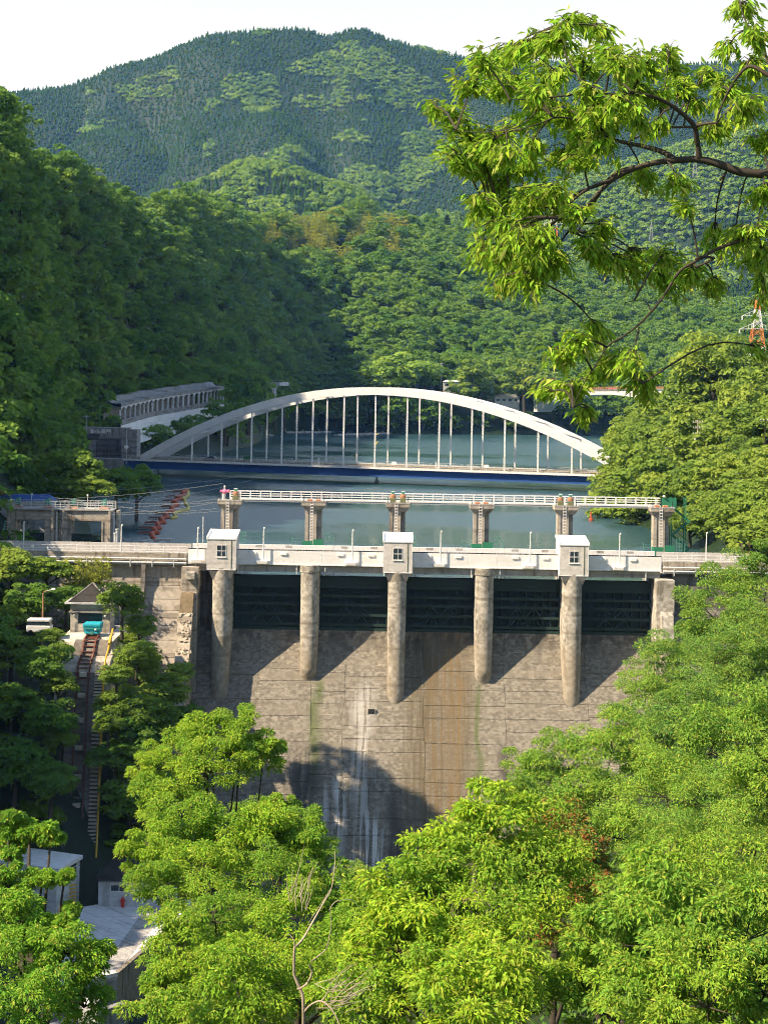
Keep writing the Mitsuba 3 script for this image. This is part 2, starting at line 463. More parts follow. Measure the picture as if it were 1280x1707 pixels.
def lake_bump(p, n, uv):
    calm = smoothstep(0.38, 0.62, fbm(p.x / 55.0, p.y / 45.0, 1.0, 4))
    w = fbm(p.x * 0.35, p.y * 0.9, 0.0, 4) + 0.6 * fbm(p.x * 2.2 + 9.0, p.y * 3.3, 2.0, 3)
    return w * (0.22 + 0.78 * calm)


scene['water'] = {'type': 'bumpmap', 'arbitrary': proc(lake_bump, 0.06), 'scale': 0.2,
                  'bsdf': {'type': 'principled', 'base_color': rgb(0.028, 0.070, 0.085), 'roughness': 0.06, 'specular': 0.6}}
_lk = [(-130, 244.6), (60, 244.6), (330, 700), (330, 1200), (-130, 1200)]
ground('lake', (np.array([(x, y, 0.0) for x, y in _lk]), np.array([[0, 1, 2], [0, 2, 3], [0, 3, 4]])), 'water', 'calm blue-green lake held back by the dam', smooth=False)


# mountain and foothills, further up the valley
def ridge(pts, Y, drop=0.0):
    return [at(px, py, Y) - np.array([0, 0, drop]) for px, py in pts]


_mt = [(-300, 185), (-150, 168), (0, 150), (110, 138), (200, 103), (260, 88), (310, 65), (350, 52), (430, 45), (500, 42), (545, 53), (600, 42), (640, 57), (700, 73), (770, 88),
       (900, 96), (1000, 98), (1130, 101), (1280, 95), (1450, 110), (1650, 150)]
_mr = []
for (px, py), r in zip(_mt, ridge(_mt, 3200, 8)):
    b = np.array([r[0] * 0.85, 2150.0, 40.0]); m = b * 0.5 + r * 0.5 + np.array([0, 0, 6.0])
    _mr.append([b, b * 0.75 + r * 0.25, m, b * 0.25 + r * 0.75 + np.array([0, 0, 8.0]), r, [r[0], r[1] + 150, r[2] - 40], [r[0], r[1] + 500, r[2] - 260]])
mountain = loft(_mr, 240, 120, 9.0, 120.0, 3, 75.0, 240.0)
ground('mountain', loft_grid(mountain), 'forest_floor', 'broad blue-green mountain that closes the valley')
_fa = [(200, 372), (250, 345), (320, 303), (370, 277), (420, 260), (480, 268), (540, 291), (590, 306), (640, 345), (700, 372), (760, 420)]
_ra = []
for (px, py), r in zip(_fa, ridge(_fa, 2000, 9)):
    b = np.array([r[0] * 0.9, 1620.0, max(10.0, r[2] - 190.0)])
    _ra.append([b, b * 0.5 + r * 0.5 + np.array([0, 0, 14.0]), r, [r[0], r[1] + 90, r[2] - 20], [r[0], r[1] + 300, r[2] - 150]])
foothill_a = loft(_ra, 70, 40, 7.0, 60.0, 4, 12.0, 90.0)
ground('foothill', loft_grid(foothill_a), 'forest_floor', 'rounded pale green foothill in front of the mountain')
_fb = [(560, 440), (640, 392), (690, 366), (740, 346), (790, 352), (850, 335), (920, 305), (1000, 275), (1100, 245), (1200, 218), (1300, 200), (1450, 185), (1600, 190)]
_rb = []
for (px, py), r in zip(_fb, ridge(_fb, 2150, 9)):
    b = np.array([r[0] * 0.85, 1580.0, 10.0])
    _rb.append([b, b * 0.5 + r * 0.5 + np.array([0, 0, 10.0]), r, [r[0], r[1] + 120, r[2] - 25], [r[0], r[1] + 400, r[2] - 150]])
foothill_b = loft(_rb, 90, 60, 9.0, 80.0, 5, 25.0, 130.0)
ground('foothill', loft_grid(foothill_b), 'forest_floor', 'long pale green spur rising to the right below the mountain')
# ---------------------------------------------------------------- the dam
PX = [2.3 + 12.05 * (i - 2) for i in range(5)] + [38.7]          # piers from the left; the last is the right abutment
XL, XR = -24.3, 38.0
PARA_Y, REAR_Y = 240.0, 246.0


def unit_pts(rng, n):
    v = rng.normal(size=(n, 3))
    return v / np.linalg.norm(v, axis=1, keepdims=True)


def face_y(z):
    d = -7.0 - np.asarray(z, float)
    return 243.3 - 0.75 * (d - 1.2 * (1 - np.exp(-np.maximum(d, 0) / 1.2)))


dam = thing('dam', 'weathered concrete gravity dam with rounded piers and a white road deck', 'dam')
# solid body behind the blocks of the face
_z = np.concatenate([[-7.0], np.linspace(-7.3, -11, 8), np.linspace(-13, -46, 8)])
_prof = [(y + 0.10, z - 0.03) for y, z in zip(face_y(_z), _z)]
part(dam, 'core', prism(_prof + [(262, -46), (262, -7.03)], 'x', XL - 3.0, XR + 3.5), 'side_wall')


def wander(x, z):
    """How far the upright joint near x strays from a straight line at height z."""
    return 0.0 if x < XL - 1 or x > XR else 1.1 * (float(meshkit.fbm(np.array([x * 3.7, 0.5, z * 0.16]), 3, 8)) - 0.5) + 0.05 * math.floor(z / 1.5 % 3)


def face_block(x0, x1, z0, z1, out, rng):
    """One pour of the spillway face between two joints: a slab with chamfered edges that follows the curve, pushed out by out."""
    nz = 4 if z0 < -13 else 6
    zz = np.linspace(z1 - 0.015, z0 + 0.015, nz)
    P = np.zeros((nz + 2, 4, 3))
    za = np.concatenate([[zz[0]], [zz[0] - 0.04], zz[1:-1], [zz[-1] + 0.04], [zz[-1]]])
    for i, z in enumerate(za):
        a, b = x0 + wander(x0, z), x1 + wander(x1, z)
        for j, x in enumerate((a + 0.012, a + 0.045, b - 0.045, b - 0.012)):
            edge = i in (0, len(za) - 1) or j in (0, 3)
            P[i, j] = (x, float(face_y(z)) + (0.03 if edge else -out * 0.8), z)
    return loft_grid(P[:len(za)])


_rng = np.random.default_rng(5)
_cuts = [XL - 2.0, -16.6, -9.2, -4.6, 6.2, 17.2, 28.6, XR + 1.5]
for c in range(len(_cuts) - 1):
    z = -7.0
    first = True
    while z > -42:
        h = (3.6 if first else 0) + _rng.choice([1.5, 1.5, 1.9, 2.3, 3.0])
        z1 = max(z - h, -42.0)
        part(dam, 'block', face_block(_cuts[c], _cuts[c + 1], z1, z, _rng.uniform(-0.01, 0.045), _rng), 'dam_concrete')
        z, first = z1, False

# framed anchor hole low on the face, its shade painted as a dark box
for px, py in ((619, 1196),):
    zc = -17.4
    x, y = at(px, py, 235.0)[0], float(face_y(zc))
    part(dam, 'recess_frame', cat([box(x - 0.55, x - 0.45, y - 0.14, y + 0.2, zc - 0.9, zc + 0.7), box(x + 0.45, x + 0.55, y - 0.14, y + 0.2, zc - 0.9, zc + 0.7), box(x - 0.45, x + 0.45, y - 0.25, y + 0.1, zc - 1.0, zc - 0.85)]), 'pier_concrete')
    part(dam, 'recess_shade', box(x - 0.42, x + 0.42, y - 0.12, y + 0.2, zc + 0.1, zc + 0.62), 'dark_steel')


def pier_mesh(xc, nose, zlow, ztop, w, taper):
    """Round-nosed pier: outline (half round in front) lofted from the top down to where the face swallows it."""
    zs = np.concatenate([np.linspace(ztop, -6.0, 10), np.linspace(-6.8, zlow - 1.2, 16)])
    rows = []
    for z in zs:
        k = np.clip((-5.5 - z) / (-5.5 - zlow), 0, 1.1)
        r = w / 2 * (1 - taper * k)
        yn = nose - 1.0 * np.clip((-4 - z) / 10.0, 0, 1) * 0.5 + max(0, k - 0.9) * 4
        ang = np.linspace(0, np.pi, 15)
        xs = xc - r * np.cos(ang)
        ys = yn + r - r * np.sin(ang)
        rows.append(np.vstack([[(xc - r, 251.5, z)], np.stack([xs, ys, ys * 0 + z], 1), [(xc + r, 251.5, z)]]))
    P = np.array(rows)
    q = P / np.array([0.8, 0.8, 0.6])
    P[:, 1:-1, 1] += (meshkit.fbm(q[:, 1:-1], 3, 3) - 0.5) * 0.12
    v, f = loft_grid(P)
    top = np.vstack([P[0], P[0].mean(0)[None]])
    n = len(P[0])
    tf = np.array([[i, (i + 1) % n, n] for i in range(n)])
    return cat([(v, f), (top, tf)])


for i, x in enumerate(PX[:5]):
    long = i % 2 == 0
    p = part(dam, 'pier', pier_mesh(x, 237.7 if long else 239.0, -17.0 if long else -12.9, 1.9 if long else 1.35, 2.5, 0.12), 'pier_concrete', smooth=35,
             label='long round-nosed pier carrying a white gatehouse' if long else 'short round-nosed pier with a flat collar on top')
    if not long:
        ang = np.linspace(0, np.pi, 15)
        ring = [(x - 1.38 * math.cos(a), 239.0 + 1.25 - 1.38 * math.sin(a)) for a in ang] + [(x + 1.38, 239.9), (x - 1.38, 239.9)]
        part(p, 'collar', prism(ring, 'z', 1.36, 2.32), 'pier_concrete')
    else:
        # flared head under the gatehouse
        gx = x
        a = [(gx - 1.22, 238.2), (gx + 1.22, 238.2), (gx + 1.22, 240.0), (gx - 1.22, 240.0)]
        b = [(gx - 1.75, 237.75), (gx + 1.75, 237.75), (gx + 1.75, 240.0), (gx - 1.75, 240.0)]
        part(p, 'flared_head', hull([(q[0], q[1], 0.35) for q in a] + [(q[0], q[1], 1.64) for q in b]), 'corbel')

# right abutment block with its rounded foot
part(dam, 'abutment', cat([bevbox(XR - 0.15, XR + 2.3, 238.2, 252, -30, 1.25, 0.05), prism([(238.3, -3.0), (237.2, -3.6), (236.5, -5.0), (236.3, -8.5), (233.0, -16), (238.3, -16)], 'x', XR + 0.4, XR + 2.0)]), 'pier_concrete')
part(dam, 'wing_wall', prism([(240.5, 2.0), (240.6, -3), (232, -16), (232, -26), (252, -26), (252, 2.0)], 'x', XR + 2.3, 66), 'right_concrete')

# left abutment, training wall with a rubble top, wing wall with buttress
part(dam, 'abutment', cat([bevbox(-27.3, -25.1, 238.0, 252, -30, -1.5, 0.05), bevbox(-27.3, -24.95, 238.6, 252, -1.5, 1.9, 0.05)]), 'wing_concrete')
part(dam, 'abutment_block', bevbox(-26.6, -25.4, 237.6, 238.6, 0.3, 1.3, 0.04), 'pier_concrete')
part(dam, 'training_wall', prism([(238.3, -1.9), (237.3, -2.1), (235.9, -4.4), (232.3, -9.6), (228.0, -15.5), (219.0, -29), (219, -46), (243, -46), (243, -1.9)], 'x', -27.2, -25.5), 'side_wall')
_tw = [(238.0, -1.5), (237.3, -1.75), (235.9, -4.1)]
part(dam, 'mossy_ledge', prism([(y - 0.02, z + 0.02) for y, z in _tw] + [(y + 0.3, z - 0.4) for y, z in _tw[::-1]], 'x', -27.22, -25.45), 'mossy')
_tw = [(235.9, -4.1), (232.3, -9.3), (228.0, -15.2), (219.0, -28.7)]
part(dam, 'rubble_top', prism([(y - 0.02, z + 0.02) for y, z in _tw] + [(y + 0.3, z - 0.4) for y, z in _tw[::-1]], 'x', -27.25, -25.4), 'rubble')
_rk = np.random.default_rng(3)
_st = []
for i in range(150):
    t = _rk.random()
    y0_, z0_ = np.interp(t * 3, [0, 1, 2, 3], [q[0] for q in _tw]), np.interp(t * 3, [0, 1, 2, 3], [q[1] for q in _tw])
    _st.append(hull(unit_pts(_rk, 9) * _rk.uniform(0.2, 0.42) * [1, 1, 0.8] + [_rk.uniform(-27.2, -25.5), y0_ + 0.05, z0_ + 0.0]))
labels[part(dam, 'rubble_stones', cat(_st), 'rubble')] = {'kind': 'stuff'}


def wing_face(z):
    return 240.6 - 0.55 * np.maximum(0, -0.5 - np.asarray(z, float))


_wz = np.array([2.0, -0.5, -30.0])
part(dam, 'wing_wall', prism([(y + 0.1, z) for y, z in zip(wing_face(_wz), _wz)] + [(252, -30), (252, 2.0)], 'x', -66, -27.3), 'side_wall')
z = 1.9
while z > -22:
    h = _rng.choice([1.0, 1.4, 1.8, 2.2]); x = -27.35
    while x > -60:
        w = _rng.choice([5.4, 6.6, 8.4]); x1 = x - w; o = _rng.uniform(-0.02, 0.05)
        zz = [z - 0.02, z - 0.06, z - h + 0.06, z - h + 0.02]; xs = [x1 + 0.02, x1 + 0.07, x - 0.07, x - 0.02]
        P = np.array([[(xx, float(wing_face(zv)) + (0.06 if a in (0, 3) or b in (0, 3) else -o), zv) for b, xx in enumerate(xs)] for a, zv in enumerate(zz)])
        part(dam, 'wall_block', loft_grid(P), 'wing_concrete')
        x = x1
    z -= h
part(dam, 'buttress', prism([(239.6, 2.0), (239.2, -0.5), (226, -26), (243, -26), (243, 2.0)], 'x', -33.0, -32.4), 'right_concrete')

part(dam, 'closure_wall', box(-24.95, PX[0] - 1.2, 244.0, 244.8, -20, 2.2), 'side_wall')
# road deck over the gates
part(dam, 'deck', cat([box(-66, 64, PARA_Y + 0.25, REAR_Y - 0.25, 2.35, 3.05), box(XL - 2.3, XR + 0.6, 240.5, 240.9, 1.25, 2.35), box(XL - 2.3, XR + 0.6, 245.1, 245.7, 1.08, 2.35)]), 'deck_concrete')
part(dam, 'road_surface', box(-66, 64, PARA_Y + 0.3, REAR_Y - 0.3, 3.054, 3.07), 'asphalt')
x = XL - 2.35
_px1 = XR + 0.7
_pe = [-26.6, -20.0, -15.7, -12.0, -8.1, -4.0, 0.3, 4.3, 8.2, 12.1, 16.1, 20.1, 24.4, 28.4, 32.3, _px1]
for a, b in zip(_pe[:-1], _pe[1:]):
    part(dam, 'parapet_panel', bevbox(a + 0.01, b - 0.01, PARA_Y - 0.02, PARA_Y + 0.22, 2.26, 4.28, 0.03), 'white_paint')
part(dam, 'parapet_kerb', bevbox(-26.6, _px1, PARA_Y - 0.14, PARA_Y - 0.025, 2.24, 2.42, 0.02), 'white_paint')
part(dam, 'coping', box(-26.6, _px1, PARA_Y - 0.05, PARA_Y + 0.28, 4.285, 4.36), 'dark_steel')
x = -26.6
while x < _px1 - 0.5:
    part(dam, 'rear_parapet_panel', bevbox(x + 0.01, min(x + 4.0, _px1) - 0.01, REAR_Y - 0.2, REAR_Y, 3.0, 4.50, 0.03), 'white_paint')
    x += 4.0
for k in range(5):
    for off in (4.2, 8.4):
        xc = PX[k] + off
        part(dam, 'drain_box', bevbox(xc - 0.45, xc + 0.45, PARA_Y - 0.2, PARA_Y - 0.025, 3.62, 4.02, 0.03), 'white_roof')
        part(dam, 'rear_opening', box(xc - 0.1, xc + 0.85, REAR_Y - 0.23, REAR_Y - 0.205, 4.1, 4.42), 'deck_concrete')
    for off in (1.9, 10.0, ):
        xc = PX[k] + off
        part(dam, 'drain_pipe', tube([(xc + 0.2, 240.1, 2.3), (xc + 0.2, 240.1, 1.0)], 0.07), 'rail_white')

# the wings: railings, stained band and water pipe
for (xa, xb, tag) in ((-66.0, -26.8, 0), (38.9, 64.0, 1)):
    part(dam, 'stained_band', bevbox(xa, xb, PARA_Y - 0.02, PARA_Y + 0.25, 2.5, 3.62, 0.03), 'rusty_band')
    part(dam, 'ledge', bevbox(xa, xb, PARA_Y - 0.25, PARA_Y + 0.3, 1.98, 2.44, 0.04), 'deck_concrete')
    part(dam, 'water_pipe', tube([(xa, PARA_Y - 0.3, 2.86), (xb, PARA_Y - 0.3, 2.86)], 0.10, 8), 'rail_white')
    part(dam, 'water_pipe', tube([(xa, PARA_Y - 0.35, 2.32), (xb, PARA_Y - 0.35, 2.32)], 0.11, 8), 'rail_white')
    x = xa
    while x < xb:
        part(dam, 'pipe_bracket', beam((x + 1.5, PARA_Y - 0.42, 1.7), (x + 1.5, PARA_Y - 0.42, 2.75), 0.12, 0.14), 'rail_grey')
        x += 3.0
    r = thing('guard_rail', 'low white railing along the dam road on the left wing' if tag == 0 else 'low white railing along the dam road on the right wing', 'railing')
    for z_ in (3.75, 4.05, 4.5):
        part(r, 'rail', tube([(xa, PARA_Y + 0.1, z_), (xb, PARA_Y + 0.1, z_)], 0.05, 6), 'rail_white')
    x = xa
    while x < xb:
        part(r, 'post', box(x - 0.07, x + 0.07, PARA_Y + 0.06, PARA_Y + 0.2, 3.62, 4.58), 'rail_white')
        x += 2.0
    part(r, 'back_panel', box(xa, xb, REAR_Y - 0.2, REAR_Y - 0.1, 3.05, 4.42), 'house_paint')

# gatehouses
for i, (k, which) in enumerate(((0, 'left'), (2, 'middle'), (4, 'right'))):
    x = PX[k]
    g = thing('gatehouse', f'{which} one of the three white gatehouses, over the {("leftmost", "", "middle", "", "rightmost")[k]} long pier', 'gatehouse', 'white gatehouses on the dam piers')
    y0, y1, w = 237.75, 243.2, 1.95
    zb, zf, zk = 1.65, 5.85, 6.45
    body = prism([(y0, zb), (y1, zb), (y1, zk), (y0, zf)], 'x', x - w, x + w)
    part(g, 'wall', body, 'house_paint')
    part(g, 'edge_band', cat([box(x - w - 0.03, x - w + 0.05, y0 - 0.03, y0 + 0.05, zb + 0.01, zf - 0.05), box(x + w - 0.05, x + w + 0.03, y0 - 0.03, y0 + 0.05, zb + 0.01, zf - 0.05), box(x - w - 0.02, x + w + 0.02, y0 - 0.045, y0 - 0.004, zb, zb + 0.12)]), 'white_paint')
    P = lambda y: zf + (y - y0) * (zk - zf) / (y1 - y0)
    sheet = prism([(y0 - 0.12, P(y0 - 0.12) + 0.004), (y1 + 0.12, P(y1 + 0.12) + 0.004), (y1 + 0.12, P(y1 + .12) + 0.16), (y0 - 0.12, P(y0 - .12) + 0.16)], 'x', x - w - 0.12, x + w + 0.12)
    rf = part(g, 'roof', sheet, 'white_roof')
    rim = []
    for xa, xb in ((x - w - 0.14, x - w + 0.1), (x + w - 0.1, x + w + 0.14)):
        rim.append(prism([(y0 - 0.14, P(y0 - 0.14) + 0.0), (y1 + 0.14, P(y1 + 0.14)), (y1 + 0.14, P(y1 + .14) + 0.34), (y0 - 0.14, P(y0 - .14) + 0.34)], 'x', xa, xb))
    rim.append(box(x - w + 0.1, x + w - 0.1, y1 - 0.1, y1 + 0.14, P(y1) + 0.1, P(y1) + 0.34))
    part(rf, 'rim', cat(rim), 'white_paint')
    wn = part(g, 'window', box(x - 0.62, x + 0.62, y0 - 0.03, y0 - 0.006, 3.5, 5.05), 'window_glass')
    fr = [box(x - 0.66, x + 0.66, y0 - 0.07, y0 - 0.034, z_ - 0.04, z_ + 0.04) for z_ in (3.46, 4.28, 5.06)] + [box(x + dx - 0.035, x + dx + 0.035, y0 - 0.068, y0 - 0.036, 3.5, 5.03) for dx in (-0.63, 0.0, 0.63)]
    part(wn, 'frame', cat(fr), 'white_paint')
    part(wn, 'sill', box(x - 0.72, x + 0.72, y0 - 0.16, y0 - 0.01, 3.36, 3.42), 'white_roof')
    part(g, 'rain_pipe', tube([(x + 1.35, y0 - 0.05, zf), (x + 1.35, y0 - 0.05, zb + 0.1)], 0.05), 'hoist_drab')
    sw = part(g, 'side_window', box(x + w + 0.004, x + w + 0.03, y0 + 2.2, y0 + 3.2, 3.3, 4.9), 'window_glass')
    part(g, 'lamp', hull(trimesh.creation.icosphere(1, 0.17).vertices + np.array([x + w + 0.3, y0 + 2.0, 3.2])), 'white_roof')

# spillway gates
for k in range(5):
    xa, xb = PX[k] + 1.25, (PX[k + 1] - 1.25 if k < 4 else XR - 0.16)
    g = thing('spillway_gate', f'dark green steel spillway gate in bay {("one", "two", "three", "four", "five")[k]} counted from the left gatehouse', 'gate', 'dark green spillway gates between the piers')
    part(g, 'skin_plate', box(xa, xb, 244.3, 244.42, -6.95, 0.42), 'gate_green')
    part(g, 'top_plate', box(xa + 0.05, xb - 0.05, 243.35, 243.42, -0.95, 0.36), 'gate_green')
    for z_ in (-1.0, -2.3, -3.5, -4.9, -6.3, -6.9):
        part(g, 'girder', cat([box(xa, xb, 243.25, 244.29, z_ - 0.06, z_ + 0.06), box(xa, xb, 243.2, 243.248, z_ - 0.2, z_ + 0.2)]), 'gate_green')
    n = 9
    xs = np.linspace(xa + 0.2, xb - 0.2, n)
    for x in xs:
        part(g, 'stiffener', box(x - 0.06, x + 0.06, 243.45, 244.28, -6.8, -1.1), 'gate_green')
    for j in range(2, n - 3):
        for (z0, z1) in ((-4.9, -3.5), (-6.3, -4.9)) if j % 2 == 0 else ((-3.5, -4.9), (-4.9, -6.3)):
            part(g, 'brace', beam((xs[j], 243.32, z0), (xs[j + 1], 243.32, z1), 0.11, 0.11, (0, 1, 0)), 'gate_green')
    part(g, 'top_rail', cat([box(xa + 0.3, xa + 1.8, 244.34, 244.37, 0.85, 0.89)] + [box(xa + q, xa + q + 0.04, 244.34, 244.38, 0.42, 0.87) for q in (0.3, 0.8, 1.3, 1.76)]), 'dark_steel')

# hoist towers
TY = 250.5
for i, x0 in enumerate(PX):
    last = i == 5
    x = x0 + (1.5 if last else 0.0)
    label = ('leftmost hoist tower with the pink beacon', 'second hoist tower from the left with a green fenced base', 'middle hoist tower behind the middle gatehouse',
             'fourth hoist tower from the left with a green fenced base', 'fifth hoist tower behind the right gatehouse', 'rightmost hoist tower beside the green stair')[i]
    t = thing('hoist_tower', label, 'tower', 'concrete hoist towers behind the dam road')
    zt = 9.3
    part(t, 'column', cat([bevbox(x - 1.15, x + 0.45, TY - 1.0, TY + 1.4, -2.5, zt, 0.03), box(x - 1.22, x - 0.75, TY - 1.12, TY - 1.0, 2.0, zt)]), 'tower_concrete')
    part(t, 'recessed_leg', bevbox(x + 0.47, x + 1.12, TY - 0.1, TY + 1.5, -2.5, zt, 0.03), 'tower_concrete')
    cap = [(TY - 1.7, zt + 0.75), (TY + 2.0, zt + 0.75)]
    part(t, 'platform', cat([hull([(x + sx * 1.2, yy, zt - 0.1) for sx in (-1, 1) for yy in (TY - 1.1, TY + 1.5)] + [(x + sx * 1.7, yy, zt + 0.55) for sx in (-1, 1) for yy in (TY - 1.6, TY + 1.9)]),
                             bevbox(x - 1.72, x + 1.72, TY - 1.62, TY + 1.92, zt + 0.552, zt + 1.05, 0.03)]), 'tower_concrete')
    part(t, 'platform_edge', cat([box(x - 1.76, x + 1.76, TY - 1.68, TY - 1.5, zt + 1.052, zt + 1.2), box(x - 1.76, x - 1.6, TY - 1.49, TY + 1.9, zt + 1.052, zt + 1.18), box(x + 1.6, x + 1.76, TY - 1.49, TY + 1.9, zt + 1.052, zt + 1.18)]), 'deck_concrete')
    ld = part(t, 'ladder', cat([box(x - 0.47 + q, x - 0.42 + q, TY - 1.75, TY - 1.7, 3.6, zt + 1.2) for q in (0, 0.4)]), 'rail_white')
    for z_ in np.arange(3.7, zt + 1.1, 0.42):
        part(ld, 'rung', box(x - 0.43, x - 0.02, TY - 1.76, TY - 1.71, z_, z_ + 0.12), 'rail_white')
    zp = zt + 1.06
    if i in (0, 2, 4):
        for dx in ((-0.72, 0.72) if i else (0.75,)):
            h = part(t, 'hoist', cat([bevbox(x + dx - 0.42, x + dx + 0.42, TY - 0.6, TY + 0.4, zp, zp + 0.75, 0.05)]), 'hoist_drab')
            part(h, 'motor', hull([(x + dx + 0.42 * math.cos(a), TY - 0.1 + 0.42 * math.sin(a), z_) for a in np.linspace(0, 2 * np.pi, 11)[:-1] for z_ in (zp + 0.752, zp + 1.1)] + [(x + dx + 0.25 * math.cos(a), TY - 0.1 + 0.25 * math.sin(a), zp + 1.3) for a in np.linspace(0, 2 * np.pi, 9)[:-1]]), 'hoist_brown')
            part(h, 'cover', cat([bevbox(x + dx - 0.22, x + dx + 0.22, TY - 0.3, TY + 0.1, zp + 1.3, zp + 1.56, 0.04), box(x + dx - 0.24, x + dx + 0.24, TY - 0.32, TY + 0.12, zp + 1.565, zp + 1.65)]), 'hoist_green')
            part(h, 'lid', box(x + dx - 0.26, x + dx + 0.26, TY - 0.34, TY + 0.14, zp + 1.655, zp + 1.72), 'rail_white')
    else:
        part(t, 'sheave_box', cat([bevbox(x - 0.95, x - 0.25, TY - 0.6, TY + 0.5, zp, zp + 0.35, 0.04), bevbox(x + 0.25, x + 0.95, TY - 0.6, TY + 0.5, zp, zp + 0.35, 0.04)]), 'hoist_brown')
    part(t, 'corner_post', cat([box(x + s * 1.4 - 0.04, x + s * 1.4 + 0.04, TY - 1.3, TY - 1.22, zp, zp + 1.0) for s in (-1, 1)]), 'dark_steel')
    if i in (1, 3, 5):
        b = part(t, 'base_fence', cat([box(x - 1.5, x - 0.05, TY - 3.2, TY - 3.12, 3.2, 4.95), box(x + 0.05, x + 1.5, TY - 3.2, TY - 3.12, 3.2, 5.2), box(x - 1.5, x - 1.42, TY - 3.1, TY - 1.2, 3.2, 4.9), box(x - 1.7, x + 1.7, TY - 3.3, TY - 1.2, 3.1, 3.18)]), 'fence_green')
        part(t, 'base_rail', cat([box(x + s * 2.95 - 0.04, x + s * 2.95 + 0.04, TY - 3.2, TY - 3.12, 3.1, 5.5) for s in (-1, 1)] + [tube([(x - 2.95, TY - 3.16, z_), (x - 1.5, TY - 3.16, z_)], 0.025, 5) for z_ in (4.3, 4.8, 5.3)]), 'hoist_green')
    lad = part(t, 'side_ladder', cat([box(x + 1.75 + q, x + 1.79 + q, TY - 3.1, TY - 3.05, 3.2, 6.3) for q in (0, 0.4, 0.8)] + [box(x + 1.75, x + 2.6, TY - 3.1, TY - 3.06, z_, z_ + 0.05) for z_ in np.arange(3.5, 6.3, 0.5)]), 'hoist_green')

# pink beacon at the end of the walkway
bx = PX[0] - 1.0
bk = thing('beacon', 'pink signal beacon with a white tip on the left end of the upper walkway', 'beacon')
part(bk, 'post', tube([(bx, TY - 0.2, 10.35), (bx, TY - 0.2, 11.35)], 0.14, 8), 'rail_white')
part(bk, 'cage', cat([tube([(bx + 0.28, TY - 0.4, 10.35), (bx + 0.28, TY - 0.4, 11.3)], 0.06, 6), tube([(bx - 0.2, TY + 0.3, 10.35), (bx - 0.2, TY + 0.3, 11.3)], 0.06, 6)]), 'rail_grey')
_s = trimesh.creation.icosphere(2, 0.5)
_v = np.array(_s.vertices); _v *= (1 + 0.35 * (meshkit.noise(_v * 6.0, 2) - 0.5))[:, None]
part(bk, 'lamp_head', (_v * [1.0, 0.8, 0.62] + [bx + 0.18, TY - 0.2, 11.6], _s.faces), 'pink', smooth=40)
part(bk, 'horn', cat([tube([(bx + 0.3, TY - 0.2, 11.6), (bx + 0.85, TY - 0.35, 11.7)], [0.12, 0.26], 8), tube([(bx - 0.1, TY - 0.2, 11.6), (bx - 0.45, TY - 0.3, 11.7)], [0.1, 0.2], 8)]), 'pink')
part(bk, 'tip', tube([(bx + 0.15, TY - 0.2, 11.8), (bx + 0.15, TY - 0.2, 12.1), (bx + 0.15, TY - 0.2, 12.5)], [0.07, 0.1, 0.12], 8), 'rail_white')

# upper walkway between the towers
wk = thing('service_walkway', 'long white railed walkway linking the tops of the hoist towers', 'walkway')
WY, wa, wb = TY + 1.6, PX[0] - 0.2, PX[5] + 1.6
part(wk, 'floor', box(wa, wb, WY - 0.6, WY + 0.6, 10.40, 10.62), 'rail_white')
part(wk, 'floor_beam', box(wa, wb, WY - 0.5, WY + 0.5, 10.15, 10.395), 'galvanised')
for yy in (WY - 0.55, WY + 0.55):
    for z_ in (10.95, 11.27, 11.62):
        part(wk, 'rail', tube([(wa, yy, z_), (wb, yy, z_)], 0.05 if z_ > 11.5 else 0.035, 6), 'rail_white')
    for x in np.arange(wa, wb + 0.1, 1.47):
        part(wk, 'post', box(x - 0.045, x + 0.045, yy - 0.045, yy + 0.045, 10.6, 11.66), 'rail_white')

# green stair tower at its right end
st = thing('stair_tower', 'green steel stair tower at the right end of the upper walkway', 'stairs')
sx = PX[5] + 3.2
part(st, 'landing_panel', cat([box(sx - 1.5, sx + 0.6, WY - 0.7, WY - 0.64, 10.1, 11.7), box(sx + 0.6, sx + 0.66, WY - 0.7, WY + 0.9, 10.1, 11.7)]), 'fence_green')
part(st, 'corner_post', cat([box(sx + dx - 0.06, sx + dx + 0.06, WY + dy - 0.06, WY + dy + 0.06, 1.0, 11.8) for dx in (0.0, 2.0) for dy in (-0.7, 0.9)]), 'fence_green')
for q in range(4):
    z0, z1 = 2.4 + 2.0 * q, 4.4 + 2.0 * q
    a, b = ((sx + 0.1, sx + 2.6) if q % 2 == 0 else (sx + 2.6, sx + 0.1))
    part(st, 'flight', cat([beam((a, WY - 0.6 + 0.8 * (q % 2), z0), (b, WY - 0.6 + 0.8 * (q % 2), z1), 0.06, 0.3), beam((a, WY - 0.6 + 0.8 * (q % 2), z0 + 1.0), (b, WY - 0.6 + 0.8 * (q % 2), z1 + 1.0), 0.05, 0.08)]
                           + [boxc((a + (b - a) * t, WY - 0.2 + 0.8 * (q % 2), z0 + (z1 - z0) * t), 0.25, 0.7, 0.04) for t in np.linspace(0, 1, 9)]), 'fence_green')
part(st, 'floodlight', hull(trimesh.creation.icosphere(1, 0.22).vertices * [1, 1, 0.8] + [sx - 1.2, WY - 0.9, 11.95]), 'rail_white')

